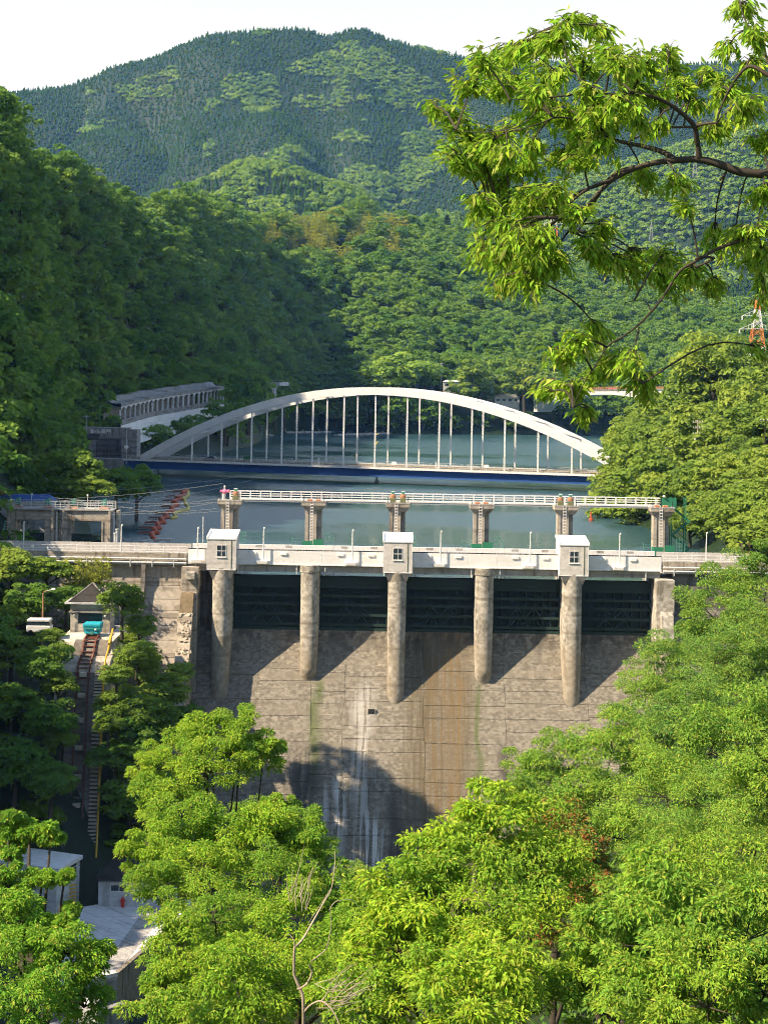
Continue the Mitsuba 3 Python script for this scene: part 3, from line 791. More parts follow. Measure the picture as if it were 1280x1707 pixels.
# lamp posts
_lamps = [(36, 872, 0, 'lamp post in front of the left intake gate'), (200, 877, 0, 'lamp post on the left wing right of the intake gates'), (330, 880, 1, 'lamp post just left of the left gatehouse'),
          (440, 880, 1, 'lamp post in the first bay right of the left gatehouse'), (588, 884, 1, 'lamp post in the bay left of the middle gatehouse'), (735, 886, 1, 'lamp post in the bay right of the middle gatehouse'),
          (884, 888, 1, 'lamp post in the bay left of the right gatehouse'), (1033, 890, 1, 'lamp post in the bay right of the right gatehouse'), (1181, 890, 0, 'lamp post on the right wing')]
for px, py, br, lab in _lamps:
    top = at(px, py, 239.5)
    k = thing('lamp_post', 'slim white ' + lab, 'lamp post', 'slim lamp posts along the dam road')
    yy = 239.4 if br else 241.0
    part(k, 'pole', tube([(top[0], yy, 2.7), (top[0], yy, top[2])], [0.10, 0.075], 8), 'rail_white')
    part(k, 'head', tube([(top[0], yy, top[2] - 0.05), (top[0] + 0.16, yy, top[2] + 0.02)], 0.13, 8), 'rail_white')
    if br:
        part(k, 'bracket', hull([(top[0] - 1.05, PARA_Y - 0.16, 2.46), (top[0] - 0.75, PARA_Y - 1.0, 2.46), (top[0] + 0.5, PARA_Y - 1.0, 2.46), (top[0] + 0.85, PARA_Y - 0.16, 2.46),
                                 (top[0] - 1.1, PARA_Y - 0.16, 2.86), (top[0] - 0.85, PARA_Y - 1.05, 2.86), (top[0] + 0.55, PARA_Y - 1.05, 2.86), (top[0] + 0.95, PARA_Y - 0.16, 2.86)]), 'white_paint')
mk = thing('marker_pole', 'tall pale green pole beside the left gatehouse', 'pole')
_p = at(339, 862, 246.5)
part(mk, 'pole', tube([(_p[0], 246.6, 3.0), (_p[0], 246.6, _p[2])], 0.09, 8), 'rail_grey')
part(mk, 'foot', bevbox(_p[0] - 0.35, _p[0] + 0.1, 246.3, 246.9, 2.9, 3.7, 0.05), 'rail_white')
# ---------------------------------------------------------------- the arch bridge
TH = math.radians(19.0)
BU, BN = np.array([math.cos(TH), -math.sin(TH), 0]), np.array([math.sin(TH), math.cos(TH), 0])
B0, BW = np.array([-2.2, 478.0, 0]), 11.0


def bp(s, w=0.0, z=0.0):
    return B0 + BU * s + BN * w + np.array([0, 0, z])


def bbox(s0, s1, w0, w1, z0, z1):
    v, f = box(s0, s1, w0, w1, z0, z1)
    return np.array([bp(*q) for q in v]), f


bridge = thing('arch_bridge', 'white steel tied arch bridge with a blue girder spanning the lake', 'bridge')
SE, ZD = 71.0, 4.45


def rib_z(s):
    return 4.6 + 20.9 * (1 - (s / SE) ** 2)


_ss = np.linspace(-SE, SE, 33)
for w in (0.0, BW):
    rows = []
    for s in _ss:
        sl = -2 * 20.9 * s / SE ** 2
        nrm = np.array([-sl, 1.0]) / math.hypot(sl, 1)
        hh = 1.05
        rows.append([bp(s + nrm[0] * q, w + p, rib_z(s) + nrm[1] * q) for p, q in ((-0.65, -hh), (-0.65, hh), (0.65, hh), (0.65, -hh), (-0.65, -hh))])
    part(bridge, 'arch_rib', loft_grid(np.array(rows)), 'bridge_white')
    for i in range(13):
        s = (i - 6) * 9.2
        part(bridge, 'hanger', beam(bp(s, w, ZD + 0.1), bp(s, w, rib_z(s) - 0.95), 0.42 if w == 0 else 0.36, 0.42, (1, 0, 0)), 'bridge_white')
for i in range(12):
    s0, s1 = -55.2 + i * 9.2, -46.0 + i * 9.2
    sm = (s0 + s1) / 2
    part(bridge, 'cross_beam', beam(bp(s0, 0.7, rib_z(s0)), bp(s0, BW - 0.7, rib_z(s0)), 0.5, 0.7), 'bridge_white')
    for a, b in ((0.7, BW / 2), (BW - 0.7, BW / 2)):
        part(bridge, 'lateral_brace', beam(bp(s0, a, rib_z(s0) + 0.5), bp(sm, b, rib_z(sm) + 0.3), 0.3, 0.3), 'galvanised')
        part(bridge, 'lateral_brace', beam(bp(s1, a, rib_z(s1) + 0.5), bp(sm, b, rib_z(sm) + 0.3), 0.3, 0.3), 'galvanised')
part(bridge, 'girder', bbox(-76, 78, -0.9, -0.6, 2.1, 4.2), 'bridge_blue')
part(bridge, 'girder', bbox(-76, 78, BW + 0.6, BW + 0.9, 2.1, 4.2), 'bridge_blue')
part(bridge, 'lower_flange', bbox(-76, 78, -1.05, -0.45, 1.95, 2.095), 'bridge_blue')
part(bridge, 'floor_system', bbox(-76, 78, -0.4, BW + 0.4, 2.6, 4.1), 'dark_steel')
part(bridge, 'slab', bbox(-76, 78, -2.2, BW + 2.2, 4.205, 4.45), 'deck_concrete')
part(bridge, 'fascia', bbox(-76, 78, -2.26, -2.205, 4.16, 4.62), 'bridge_white')
part(bridge, 'carriageway', bbox(-76, 78, 1.6, BW - 1.6, 4.454, 4.47), 'asphalt')
for w in (-2.1, BW + 2.1):
    for z_ in (4.8, 5.15, 5.55):
        part(bridge, 'rail', beam(bp(-76, w, z_), bp(78, w, z_), 0.07, 0.07), 'rail_grey')
    for s in np.arange(-76, 78.1, 2.2):
        part(bridge, 'rail_post', beam(bp(s, w, 4.45), bp(s, w, 5.6), 0.09, 0.09, (1, 0, 0)), 'rail_grey')
for w in (1.35, BW - 1.35):
    part(bridge, 'guard_beam', beam(bp(-76, w, 5.05), bp(78, w, 5.05), 0.08, 0.32), 'timber' if w < 5 else 'rail_grey')
    part(bridge, 'kerb', bbox(-76, 78, w - 0.2, w + 0.2, 4.454, 4.62), 'terrace_concrete')
for s, w, ww in ((5.3, 1.2, 1.3), (31.5, 1.2, 1.3)):
    part(bridge, 'notice_board', cat([beam(bp(s - ww / 2, w, 5.75), bp(s + ww / 2, w, 5.75), 0.06, 0.8), beam(bp(s, w, 4.5), bp(s, w, 5.4), 0.08, 0.08, (1, 0, 0))]), 'rail_white')
for s, w in ((-16.0, -1.2), (18.0, -1.2)):
    part(bridge, 'abutment_bollard', beam(bp(s, w, 4.45), bp(s, w, 6.6), 0.25, 0.25, (1, 0, 0)), 'rail_white')
for s0, s1 in ((-90, -76.05), (78.05, 95)):
    part(bridge, 'abutment', bbox(s0, s1, -2.2, BW + 2.2, -3, 4.45), 'grey_wall')
# two lantern figures on the near hangers
# (small banners that hang from one hanger)
part(bridge, 'hanging_banner', cat([beam(bp(0.3, -0.3, 13.4), bp(1.1, -0.3, 13.9), 0.1, 0.25), beam(bp(0.3, -0.3, 10.8), bp(0.9, -0.3, 11.7), 0.1, 0.3)]), 'boom_yellow')

# vehicles on the bridge
def wheel(c, r, w, axis):
    a = np.asarray(axis, float)
    return tube([np.asarray(c) - a * w / 2, np.asarray(c) + a * w / 2], r, 12)


def vehicle_frame(s, w, z, heading=1):
    M = np.eye(4)
    M[:3, 0], M[:3, 1], M[:3, 2], M[:3, 3] = BU * heading, BN * heading, [0, 0, 1], bp(s, w, z)
    return M


def car(M, label, paint, name='car'):
    k = thing(name, label, 'car')
    body = prism([(-2.15, 0.32), (2.1, 0.32), (2.2, 0.62), (1.95, 0.86), (0.95, 0.98), (-1.5, 1.0), (-2.2, 0.92), (-2.25, 0.55)], 'y', -0.84, 0.84)
    part(k, 'body', xf(body, M), paint)
    cab = hull([(x, y * (0.8 if z < 1.2 else 0.62), z) for x, z in ((1.0, 0.98), (-1.75, 0.99), (0.25, 1.42), (-1.1, 1.45)) for y in (-1, 1)])
    part(k, 'cabin', xf(cab, M), 'window_glass')
    part(k, 'roof', xf(hull([(x, y * 0.62, z) for x, z in ((0.25, 1.425), (-1.1, 1.455), (0.2, 1.47), (-1.05, 1.49)) for y in (-1, 1)]), M), paint)
    for x in (-1.35, 1.35):
        for y in (-0.78, 0.78):
            part(k, 'wheel', xf(wheel((x, y, 0.31), 0.31, 0.2, (0, 1, 0)), M), 'tyre')
    for y in (-0.6, 0.6):
        part(k, 'headlight', xf(bevbox(2.12, 2.2, y - 0.18, y + 0.18, 0.62, 0.76, 0.02), M), 'rail_white')
    return k


plain('car_black', (0.03, 0.035, 0.045), 0.25)
plain('car_white', (0.72, 0.72, 0.72), 0.3)
plain('cargo_green', (0.05, 0.16, 0.10), 0.6)
car(vehicle_frame(-50.9, 3.4, 4.47, -1), 'black car crossing the white arch bridge near its left end', 'car_black')
tr = thing('small_truck', 'small white truck with a dark green covered bed on the arch bridge', 'truck')
M = vehicle_frame(-39.7, 3.4, 4.47, -1)
part(tr, 'cab', xf(hull([(x, y * 0.72, z) for x, z in ((0.75, 0.45), (1.75, 0.45), (1.72, 1.05), (1.4, 1.85), (0.75, 1.88)) for y in (-1, 1)]), M), 'car_white')
part(tr, 'windscreen', xf(hull([(x, y * 0.64, z) for x, z in ((1.735, 1.1), (1.47, 1.75), (1.76, 1.1), (1.5, 1.76)) for y in (-1, 1)]), M), 'window_glass')
part(tr, 'side_window', xf(cat([box(0.85, 1.4, y - 0.02, y + 0.02, 1.15, 1.7) for y in (-0.73, 0.73)]), M), 'window_glass')
part(tr, 'cargo_cover', xf(bevbox(-1.75, 0.68, -0.74, 0.74, 0.72, 2.05, 0.08), M), 'cargo_green')
part(tr, 'bed', xf(box(-1.8, 0.72, -0.76, 0.76, 0.5, 0.715), M), 'car_white')
for x in (-1.15, 1.2):
    for y in (-0.66, 0.66):
        part(tr, 'wheel', xf(wheel((x, y, 0.28), 0.28, 0.18, (0, 1, 0)), M), 'tyre')

# ---------------------------------------------------------------- things on the lake
bm = thing('debris_boom', 'red floating debris boom zigzagging on the water left of the leftmost hoist tower', 'floating boom')
_bp = [(262, 905), (256, 897), (253, 890), (262, 889), (256, 882), (266, 881), (262, 873), (273, 872), (268, 865), (279, 863), (276, 857), (288, 852), (286, 846), (296, 842), (288, 836), (302, 833), (294, 829), (308, 826), (304, 821), (316, 818)]


def lake_at(px, py, z=0.0):
    du, dv = px - 640.0, HORIZON - py
    Y = (z - HC) * F / (du * SR + dv * CR)
    return at(px, py, Y)


_wp = np.array([lake_at(*q, z=0.15) for q in _bp])
_t = np.linspace(0, len(_wp) - 1, 120)
_wc = PchipInterpolator(np.arange(len(_wp)), _wp, axis=0)(_t)
for i in range(0, 118, 2):
    a, b = _wc[i], _wc[i + 2]
    part(bm, 'float', tube([a, a * 0.92 + b * 0.08, a * 0.12 + b * 0.88, a * 0.04 + b * 0.96], [0.2, 0.5, 0.5, 0.2], 7), 'boom_red')
part(bm, 'yellow_rope', tube(PchipInterpolator(np.arange(11), np.array([lake_at(*q, z=0.2) for q in [(284, 864), (293, 862), (291, 856), (300, 852), (313, 850), (314, 846), (310, 840), (308, 834), (305, 831), (312, 828), (314, 820)]]), axis=0)(np.linspace(0, 10, 60)), 0.38, 6), 'boom_yellow')
for i in range(2, len(_wp) - 1):
    p = _wp[i] if i % 2 == 0 else None
    if p is not None:
        part(bm, 'net_float', hull([p + np.array([-q, r, 0.05 + h]) for q, r, h in ((0.2, -0.4, 0), (2.6, -0.3, 0), (0.2, 0.6, 0), (2.6, 0.5, 0), (0.4, 0, 0.45), (2.2, 0, 0.3))]), 'boom_net')
rf = solo('float_raft', cat([boxc(lake_at(258, 909, 0.3) + [0, 0, 0.2], 3.6, 2.4, 0.5, 0.3), boxc(lake_at(244, 906, 0.3) + [0, 0, 0.3], 1.2, 2.6, 0.5, -0.5), boxc(lake_at(272, 904, 0.3) + [0, 0, 0.4], 2.8, 0.7, 0.4, -0.3)]), 'terrace_concrete', 'pale floating raft where the red boom is moored', 'raft')
for px, py, c, lab, r in ((985, 868, 'boom_red', 'orange buoy on the water behind the right gatehouse', 0.5), (628, 804, 'rail_white', 'white buoy in the middle of the lake below the bridge', 0.7)):
    p = lake_at(px, py)
    k = thing('buoy', lab, 'buoy')
    part(k, 'float', tube([p + [0, 0, -0.3], p + [0, 0, -0.1], p + [0, 0, 0.3], p + [0, 0, 0.5]], [0.4 * r, r, r, 0.5 * r], 10), c, smooth=40)
    part(k, 'top', tube([p + [0, 0, 0.5], p + [0, 0, 1.6], p + [0, 0, 2.0]], [0.5 * r, 0.28 * r, 0.05 * r], 8), c)


def boat(px, py, length, rz, label, hullmat='car_white', group=None):
    p = lake_at(px, py)
    k = thing('rowing_boat', label, 'boat', group)
    L, Wd = length / 2, length * 0.14
    xs = np.linspace(-1, 1, 9)
    rows = []
    for x in xs:
        w = Wd * (1 - abs(x) ** 2.4) + 0.05
        rows.append([(x * L, -w, 0.55 + 0.15 * x * x), (x * L, -w * 0.75, 0.0), (x * L, 0, -0.15), (x * L, w * 0.75, 0.0), (x * L, w, 0.55 + 0.15 * x * x), (x * L, w * 0.85, 0.5 + .15 * x * x), (x * L, 0, 0.1), (x * L, -w * 0.85, 0.5 + .15 * x * x), (x * L, -w, 0.55 + 0.15 * x * x)])
    M = trans(*p) @ rotz(rz)
    part(k, 'hull', xf(loft_grid(np.array(rows)), M), hullmat)
    part(k, 'thwart', xf(cat([box(q * L - 0.18, q * L + 0.18, -Wd * 0.8, Wd * 0.8, 0.36, 0.42) for q in (-0.4, 0.1, 0.5)]), M), 'timber')


boat(809, 722, 5.5, 0.2, 'white boat moored under the trees, left of the pair below the house')
boat(846, 719, 6.5, -0.1, 'white boat moored under the trees, right of the pair below the house')
boat(441, 723, 8.0, 0.2, 'dark boat at the left end of the floating docks', 'timber')
boat(362, 742, 6.0, 0.4, 'small boat in the shade left of the floating docks', 'timber')
for i, (pa, pb, lab) in enumerate((((428, 727), (455, 727), 'short white floating dock in the shade of the left hillside'), ((458, 722), (550, 721), 'white floating dock left of the longest one'), ((560, 726), (656, 723), 'long white floating dock on the far shore left of the centre'))):
    a, b = lake_at(*pa), lake_at(*pb)
    d = thing('floating_dock', lab, 'dock')
    n = max(3, int(np.linalg.norm(b - a) / 6))
    for j in range(n):
        q0, q1 = a + (b - a) * (j + 0.06) / n, a + (b - a) * (j + 0.94) / n
        part(d, 'pontoon', beam(q0 + [0, 0, 0.35 + 0.1 * (j % 2)], q1 + [0, 0, 0.35 + 0.1 * (j % 2)], 3.0, 0.7), 'deck_concrete')
    part(d, 'dock_post', cat([box(q[0] - 0.12, q[0] + 0.12, q[1] - 0.12, q[1] + 0.12, -0.5, 1.9) for q in (a + (b - a) * t for t in (0.2, 0.5, 0.8))]), 'rail_grey')

# ---------------------------------------------------------------- road works under the left hill
_ap = np.array([at(200, 703, 560), at(245, 690, 610), at(292, 681, 638), at(340, 673, 660), at(372, 668, 690)])
_ac = PchipInterpolator(np.arange(5), _ap, axis=0)
_N = 24
_q = _ac(np.linspace(0, 4, _N))
ar = thing('arcade_gallery', 'long concrete rock shed with a row of arches curving along the shaded hillside', 'rock shed')
AH, AT = 4.7, 1.4
_inn = []
for i in range(_N):
    t = _q[min(i + 1, _N - 1)] - _q[max(i - 1, 0)]; t[2] = 0; t /= np.linalg.norm(t)
    _inn.append(np.array([-t[1], t[0], 0]))
_inn = np.array(_inn)
up = np.array([0, 0, 1.0])


def strip(off0, z0, off1, z1):
    return np.stack([_q + _inn * off0 + up * z0, _q + _inn * off1 + up * z1], 1)


part(ar, 'back_wall', loft_grid(strip(5.5, -1, 5.5, AH + 0.6)), 'grey_wall')
part(ar, 'sill_band', cat([loft_grid(strip(-0.15, -1.4, -0.15, 0.35)), loft_grid(strip(-0.15, 0.35, 0.5, 0.35))]), 'grey_wall')
part(ar, 'roof_band', cat([loft_grid(strip(-0.3, AH, -0.3, AH + 1.1)), loft_grid(strip(-0.3, AH + 1.1, 7.0, AH + 1.4)), loft_grid(strip(-0.3, AH, 6.0, AH))]), 'grey_wall')
part(ar, 'upper_wall', cat([loft_grid(strip(3.0, AH + 1.2, 4.5, AH + 2.6)), loft_grid(strip(4.5, AH + 2.6, 6.0, AH + 2.8))]), 'grey_wall')
for i in range(_N):
    p = _q[i]
    tdir = np.cross(_inn[i], up)
    w = 0.5
    part(ar, 'pillar', beam(p + up * 0.2, p + up * (AH - 0.9), 0.55, 0.6, _inn[i]), 'pale_wall')
for i in range(_N - 1):
    a, b = _q[i], _q[i + 1]
    pts = []
    for s in np.linspace(0, 1, 9):
        base = a + (b - a) * s
        hgt = AH - 1.0 + 0.85 * math.sin(math.pi * np.clip((s - 0.1) / 0.8, 0, 1)) ** 0.7
        pts.append([base + up * hgt - _inn[i] * 0.3, base + up * (AH + 0.02) - _inn[i] * 0.3])
    part(ar, 'arch_head', loft_grid(np.array(pts)), 'pale_wall')
part(ar, 'retaining_wall', cat([loft_grid(strip(-0.3, -1.4, -1.2, -9.0))]), 'plant_wall')
# short piece of the same road farther on
v2 = thing('viaduct', 'short pale arched viaduct at the far end of the hillside road', 'viaduct')
a, b = at(430, 641, 790), at(474, 640, 775)
dirv = (b - a) / np.linalg.norm(b - a)
part(v2, 'deck', beam(a, b, 5.0, 1.6), 'pale_wall')
part(v2, 'railing', cat([beam(a + up * 1.5 + np.array([0, -2.4, 0]), b + up * 1.5 + np.array([0, -2.4, 0]), 0.1, 0.12)] + [beam(a + (b - a) * t + np.array([0, -2.4, .8]), a + (b - a) * t + np.array([0, -2.4, 1.6]), 0.12, 0.12, (1, 0, 0)) for t in np.linspace(0, 1, 8)]), 'rail_grey')
for t in (0.3, 0.62):
    p = a + (b - a) * t
    part(v2, 'pier', cat([box(p[0] - 0.7, p[0] + 0.7, p[1] - 2, p[1] + 2, p[2] - 9, p[2] - 0.8), hull([(p[0] - 2.0, p[1] - 1.9, p[2] - 0.8), (p[0] + 2.0, p[1] - 1.9, p[2] - 0.8), (p[0] - 0.7, p[1] - 1.9, p[2] - 2.4), (p[0] + 0.7, p[1] - 1.9, p[2] - 2.4), (p[0] - 2.0, p[1] + 1.9, p[2] - 0.8), (p[0] + 2.0, p[1] + 1.9, p[2] - 0.8), (p[0] - 0.7, p[1] + 1.9, p[2] - 2.4), (p[0] + 0.7, p[1] + 1.9, p[2] - 2.4)])]), 'pale_wall')

# tunnel mouth at the left end of the bridge
tp = thing('tunnel_portal', 'dark road tunnel portal with four white sign characters above it', 'tunnel portal')
c = at(175, 752, 514)
x, y, z = c[0], c[1], 4.6
W2, H2 = 4.4, 6.0
part(tp, 'lintel', cat([bevbox(x - 7.2, x + 7.0, y, y + 5, z + H2 - 0.6, z + H2 + 2.6, 0.1), box(x + 4.7, x + 6.6, y + 0.1, y + 5, z - 4, z + H2 - 0.605), box(x - 6.8, x - 4.6, y + 0.1, y + 5, z - 4, z + H2 - 0.605)]), 'grey_wall')
part(tp, 'side_wall', cat([box(x + 6.65, x + 9.2, y + 1.0, y + 9, z - 4, z + H2 + 2.0), box(x - 4.6, x + 4.7, y + 12, y + 12.5, z - 4, z + H2)]), 'grey_wall')
part(tp, 'tunnel_lining', cat([box(x - 4.9, x - 4.605, y + 0.4, y + 12, z - 4, z + H2 - 0.62), box(x + 4.71, x + 4.95, y + 0.4, y + 12, z - 4, z + H2 - .62)]), 'grey_wall')
part(tp, 'canopy', prism([(y - 3.0, z + H2 - 1.0), (y - 0.05, z + H2 + 0.6), (y - 0.05, z + H2 + 0.85), (y - 3.1, z + H2 - 0.7)], 'x', x - 5.0, x - 1.6), 'dark_steel')
_chars = [  # strokes of the four characters, on a unit square
    [((.1, .95), (.1, .8)), ((.1, .8), (.9, .8)), ((.9, .95), (.9, .8)), ((.5, 1), (.5, .8)), ((.2, .65), (.2, .2)), ((.2, .65), (.8, .65)), ((.2, .5), (.8, .5)), ((.2, .35), (.8, .35)), ((.2, .2), (.9, .2)), ((.9, .2), (.85, 0)), ((.05, .03), (.15, .14)), ((.35, .03), (.4, .14)), ((.6, .03), (.62, .14))],
    [((.5, 1), (.5, .05)), ((.08, .65), (.08, .05)), ((.92, .65), (.92, .05)), ((.08, .05), (.92, .05))],
    [((.02, .9), (.2, .75)), ((0, .6), (.16, .5)), ((.02, .05), (.2, .35)), ((.32, .95), (.32, 0)), ((.32, .95), (.98, .95)), ((.98, .95), (.98, 0)), ((.45, .7), (.85, .7)), ((.48, .5), (.82, .5)), ((.48, .5), (.48, .2)), ((.82, .5), (.82, .2)), ((.48, .2), (.82, .2))],
    [((.05, .95), (.05, 0)), ((.05, .95), (.42, .95)), ((.42, .95), (.42, .55)), ((.05, .75), (.42, .75)), ((.05, .55), (.42, .55)), ((.95, .95), (.95, 0)), ((.58, .95), (.95, .95)), ((.58, .95), (.58, .55)), ((.58, .75), (.95, .75)), ((.58, .55), (.95, .55))]]
for k, ch in enumerate(_chars):
    cx, cz, s = x - 4.55 + k * 1.62, z + H2 + 0.75, 1.25
    part(tp, 'sign_character', cat([beam((cx + a[0] * s, y - 0.1, cz + a[1] * s), (cx + b[0] * s, y - 0.1, cz + b[1] * s), 0.16, 0.12, (0, 1, 0)) for a, b in ch]), 'rail_white')
sg = thing('traffic_sign', 'white diamond sign on a post by the left end of the arch bridge', 'sign')
p = at(211, 745, 498)
part(sg, 'post', tube([(p[0], p[1], 3), (p[0], p[1], p[2] + 5.5)], 0.1, 6), 'rail_grey')
part(sg, 'board', prism([(p[0] - 0.75, p[2]), (p[0], p[2] - 0.75), (p[0] + 0.75, p[2]), (p[0], p[2] + 0.75)], 'y', p[1] - 0.2, p[1] - 0.12), 'rail_white')
solo('road', cat([loft_grid(np.array([[bp(-76, 1.6, 4.46), bp(-76, BW - 1.6, 4.46)], [bp(-84, 2.5, 4.5), bp(-82, BW, 4.5)], [np.array([x - 4, y - 1, 4.6]), np.array([x + 4, y - 1, 4.6])], [np.array([x - 4, y + 12, 4.6]), np.array([x + 4, y + 12, 4.6])]]))]), 'asphalt', 'road from the arch bridge into the tunnel', 'road')
labels['road']['kind'] = 'structure'

# ---------------------------------------------------------------- poles, masts, houses and the far road bridge
def utility_pole(px, ptop, pbot, Y, label, arms=3, r=0.16, mat='galvanised'):
    k = thing('utility_pole', label, 'utility pole')
    b, t = at(px, pbot, Y), at(px, ptop, Y)
    part(k, 'pole', tube([(b[0], Y, b[2] - 3), (b[0], Y, t[2])], [r, r * 0.75], 8), mat)
    for i in range(arms):
        zz = t[2] - 0.5 - 1.2 * i
        part(k, 'cross_arm', box(b[0] - 1.1 + 0.2 * i, b[0] + 1.1 - 0.2 * i, Y - 0.14, Y - 0.02, zz - 0.07, zz + 0.07), mat)
        part(k, 'insulator', cat([box(b[0] + q - 0.06, b[0] + q + 0.06, Y - 0.13, Y - 0.03, zz + 0.072, zz + 0.35) for q in (-0.9, -0.4, 0.4, 0.9)]), 'rail_white')
    if arms > 1:
        part(k, 'transformer', tube([(b[0] - 0.45, Y - 0.2, t[2] - 4.6), (b[0] - 0.45, Y - 0.2, t[2] - 3.7)], 0.28, 8), 'galvanised')
    return k


utility_pole(1162, 700, 762, 360, 'pale concrete utility pole among the trees right of the arch bridge', 3, 0.19, 'pale_bark')
utility_pole(1117, 743, 756, 372, 'short pole with a lamp left of the pale concrete utility pole', 1, 0.09)
utility_pole(1275, 697, 735, 330, 'weathered brown utility pole at the right edge of the picture', 1, 0.11, 'bark')
utility_pole(143, 692, 752, 500, 'grey utility pole beside the tunnel portal', 1, 0.14)
utility_pole(113, 700, 740, 500, 'thin grey pole left of the tunnel portal', 1, 0.1)
utility_pole(735, 605, 645, 1010, 'grey utility pole on the far shore beside the white-roofed shed', 3, 0.26)
utility_pole(857, 601, 622, 1040, 'pale utility pole behind the house on the far shore', 1, 0.2, 'pale_wall')
utility_pole(35, 745, 812, 300, 'twin-armed dark pole in the trees behind the intake gates', 2, 0.13, 'galvanised')
for px, lab in ((33, 'left of two short pale posts in the trees behind the intake gates'), (39, 'right of two short pale posts in the trees behind the intake gates')):
    b, t = at(px, 812, 296), at(px, 782, 296)
    solo('short_post', tube([(b[0], 296, b[2] - 2), (b[0], 296, t[2])], 0.13, 6), 'galvanised', lab, 'post')


def pylon(px, ptop, pbase, Y, w, label, arms, cols=('orange_paint', 'rail_white')):
    """Lattice mast painted in bands."""
    k = thing('transmission_tower', label, 'pylon')
    b, t = at(px, pbase, Y), at(px, ptop, Y)
    x, z0, z1 = b[0], b[2], t[2]
    n = 9
    zs = np.linspace(z0, z1, n + 1)
    hw = lambda z: w / 2 * (1 - 0.88 * (z - z0) / (z1 - z0))
    r = w * 0.016
    for i in range(n):
        a, c = zs[i], zs[i + 1]
        bars = []
        cor = [(-1, -1), (1, -1), (1, 1), (-1, 1)]
        for j, (sx_, sy_) in enumerate(cor):
            bars.append(beam((x + sx_ * hw(a), Y + sy_ * hw(a), a), (x + sx_ * hw(c), Y + sy_ * hw(c), c), 1.6 * r, 1.6 * r, (1, 0, 0)))
            ex, ey = cor[(j + 1) % 4]
            bars.append(beam((x + sx_ * hw(a), Y + sy_ * hw(a), a), (x + ex * hw(c), Y + ey * hw(c), c), r, r, (0.3, 0.9, 0)))
            bars.append(beam((x + ex * hw(a), Y + ey * hw(a), a), (x + sx_ * hw(c), Y + sy_ * hw(c), c), r, r, (0.3, 0.9, 0)))
        part(k, 'section', cat(bars), cols[0] if (i // 2) % 2 == 0 else cols[1])
    for f_, L in arms:
        zz = z0 + (z1 - z0) * f_
        for s in (-1, 1):
            part(k, 'arm', cat([beam((x, Y, zz), (x + s * L, Y, zz - 0.3), 1.5 * r, 1.5 * r), beam((x, Y, zz + L * 0.4), (x + s * L, Y, zz - 0.3), r, r), beam((x + s * L * 0.5, Y, zz), (x + s * L * 0.5, Y, zz + L * 0.2), r, r, (1, 0, 0)), box(x + s * L - 0.2, x + s * L + 0.2, Y - 0.2, Y + 0.2, zz - 2.0, zz - 0.5)]), cols[1])
    return k


pylon(1260, 500, 640, 700, 9.0, 'red and white lattice pylon rising behind the big tree at the right edge', [(0.66, 7.0), (0.82, 6.0)])
pylon(921, 328, 475, 1450, 12.0, 'red and white lattice pylon far behind the hanging branch', [(0.15, 9.0), (0.7, 8.0)])
pylon(1085, 370, 402, 1900, 4.5, 'small pale pylon on the wooded spur', [(0.7, 4.0)], ('galvanised', 'galvanised'))
pylon(1158, 252, 296, 2000, 5.0, 'pale pylon high on the spur behind the main limb', [(0.7, 4.0)], ('galvanised', 'galvanised'))

fb = thing('road_bridge', 'distant grey concrete road bridge with a red railing behind the hanging leaves', 'bridge')
A, B = at(900, 652, 1000), at(1150, 650, 860)
n = 24
rows_t, rows_b = [], []
d = (B - A); L = np.linalg.norm(d); d /= L
nn = np.array([-d[1], d[0], 0])
for i in range(n + 1):
    s = i / n
    q = A + (B - A) * s
    depth = 2.2 + 9.0 * (2 * s - 1) ** 2 if s > 0.06 else 12
    if s > 0.9:
        depth = 14
    rows_t.append([q - nn * 4, q - nn * 4 - up * depth])
    rows_b.append([q - nn * 4 - up * depth, q + nn * 4 - up * depth])
part(fb, 'girder', cat([loft_grid(np.array(rows_t)), loft_grid(np.array(rows_b))]), 'pale_wall')
part(fb, 'deck', beam(A + up * 0.2, B + up * 0.2, 9.0, 0.5), 'grey_wall')
part(fb, 'railing', cat([beam(A - nn * 4.3 + up * h, B - nn * 4.3 + up * h, 0.15, 0.2) for h in (0.8, 1.3, 1.8)] + [beam(A + (B - A) * s - nn * 4.3 + up * 0.4, A + (B - A) * s - nn * 4.3 + up * 1.9, 0.2, 0.2, (1, 0, 0)) for s in np.linspace(0, 1, 60)]), 'hoist_brown')
M = np.eye(4); p = A + (B - A) * 0.52 + up * 0.5; M[:3, 0], M[:3, 1], M[:3, 3] = d, nn, p
plain('car_red', (0.5, 0.03, 0.04), 0.3)
car(M, 'red car on the distant road bridge', 'car_red')


